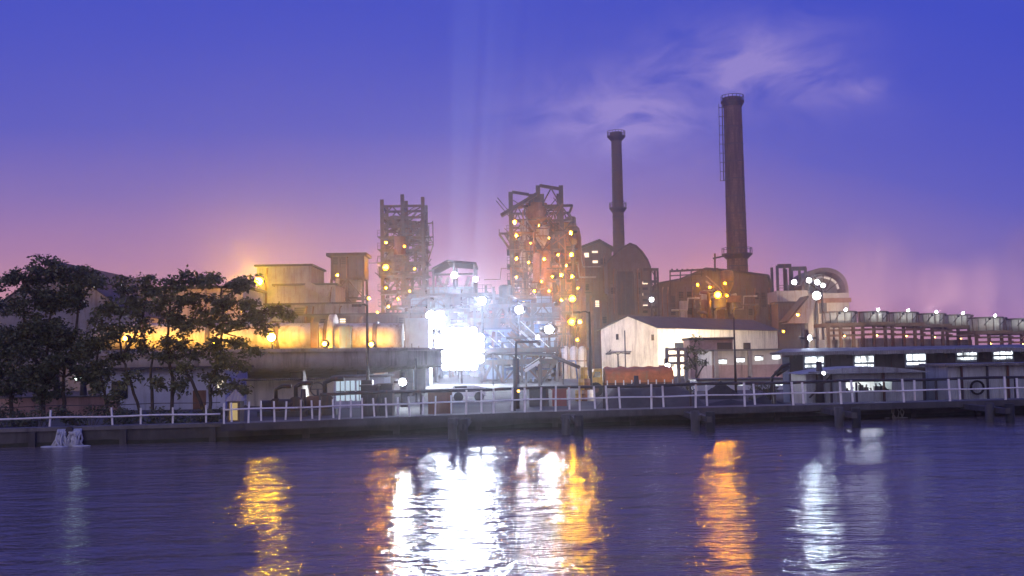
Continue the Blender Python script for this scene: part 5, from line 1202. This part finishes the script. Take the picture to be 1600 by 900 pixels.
# ------------------------------------------------------------------ light beams and steam
def beam(px, py, Y, tx_, ty_, power, ang):
    l = bpy.data.lights.new('sky_beam', 'SPOT'); l.energy = power; l.spot_size = R(ang); l.spot_blend = .8; l.shadow_soft_size = .5; l.color = (.75, .82, 1)
    o = bpy.data.objects.new('sky_beam', l); COL.objects.link(o); p = P(px, py, Y); o.location = p
    o.rotation_euler = (P(tx_, ty_, Y) - p).to_track_quat('-Z', 'Y').to_euler()
BEAMP = 5e7
for i_, (a_, b__, c_, d_, e_, pw, an) in enumerate(((706, 470, 122, 716, 140, .9, 5.0), (716, 470, 122, 735, 140, 1.0, 4.2), (742, 455, 124, 762, 150, .9, 4.6), (750, 455, 124, 784, 150, .5, 5.0), (806, 470, 128, 828, 150, .3, 4), (812, 470, 128, 850, 170, .22, 3))):
    beam(a_, b__, c_, d_, e_, BEAMP * pw, an)

def steam(label, px, py, rx, ry, Y, dens, seed, col=(.95, .82, .85)):
    m = bpy.data.materials.new('steam_air'); m.use_nodes = True; nt = m.node_tree; nt.nodes.remove(nt.nodes['Principled BSDF']); N = nt.nodes; L = nt.links
    v = N.new('ShaderNodeVolumePrincipled'); v.inputs['Color'].default_value = (*col, 1); v.inputs['Anisotropy'].default_value = .3
    tc = N.new('ShaderNodeTexCoord'); k = Y / F; ax, az = rx * k, ry * k; ay = ax * 1.2
    mp = N.new('ShaderNodeMapping'); mp.inputs['Scale'].default_value = (1 / ax, 1 / ay, 1 / az); L.new(tc.outputs['Object'], mp.inputs['Vector'])
    ln = N.new('ShaderNodeVectorMath'); ln.operation = 'LENGTH'; L.new(mp.outputs['Vector'], ln.inputs[0])
    fo = N.new('ShaderNodeMapRange'); fo.interpolation_type = 'SMOOTHSTEP'; fo.inputs[1].default_value = 1; fo.inputs[2].default_value = .15; L.new(ln.outputs['Value'], fo.inputs[0])
    mp2 = N.new('ShaderNodeMapping'); mp2.inputs['Location'].default_value = (seed * 3.1, 0, 0); mp2.inputs['Scale'].default_value = (1, 1, .55); L.new(tc.outputs['Object'], mp2.inputs['Vector'])
    n = N.new('ShaderNodeTexNoise'); n.inputs['Scale'].default_value = .16; n.inputs['Detail'].default_value = 5; L.new(mp2.outputs['Vector'], n.inputs['Vector'])
    nr = N.new('ShaderNodeMapRange'); nr.inputs[1].default_value = .40; nr.inputs[2].default_value = .68; L.new(n.outputs['Fac'], nr.inputs[0])
    m1 = N.new('ShaderNodeMath'); m1.operation = 'MULTIPLY'; L.new(fo.outputs[0], m1.inputs[0]); L.new(nr.outputs[0], m1.inputs[1])
    m2 = N.new('ShaderNodeMath'); m2.operation = 'MULTIPLY'; m2.inputs[1].default_value = dens; L.new(m1.outputs[0], m2.inputs[0]); L.new(m2.outputs[0], v.inputs['Density'])
    L.new(v.outputs[0], N['Material Output'].inputs['Volume'])
    c = P(px, py, Y); mb = MB(); mb.ico(c, 1, ax, ay, az, 12, 18)
    me_off = c; me = bpy.data.meshes.new('steam'); me.from_pydata([tuple(q - c) for q in mb.v], [], mb.f); me.materials.append(m)
    o = bpy.data.objects.new('steam', me); o.location = c; COL.objects.link(o); tag(o, label, 'steam', None, 'stuff')
steam('bluish mist added round the flood lamps in the middle to bloom their light', 745, 515, 190, 105, 128, .0045, 6, (.45, .6, 1))  # mist added for lamp bloom; its blue tint is put into the scatter colour
steam('pinkish steam rising above the first cooling cells', 1355, 425, 85, 100, 156, .075, 1)
steam('pinkish steam rising above the middle cooling cells', 1455, 450, 80, 62, 169, .075, 2)
steam('pinkish steam rising above the sixth cooling cell', 1535, 445, 70, 70, 170, .06, 3)
steam('pinkish steam rising above the last cooling cells', 1610, 420, 80, 105, 176, .07, 4)

# ------------------------------------------------------------------ render settings
S.render.engine = 'CYCLES'
S.view_settings.view_transform = 'Standard'; S.view_settings.look = 'None'; S.view_settings.gamma = 1; S.view_settings.exposure = 0
S.cycles.use_denoising = True; S.cycles.use_light_tree = True
S.cycles.max_bounces = 6; S.cycles.diffuse_bounces = 2; S.cycles.glossy_bounces = 3; S.cycles.volume_bounces = 1; S.cycles.transparent_max_bounces = 6
S.cycles.sample_clamp_indirect = 4; S.cycles.caustics_reflective = False
S.cycles.volume_step_rate = 2; S.cycles.volume_max_steps = 128
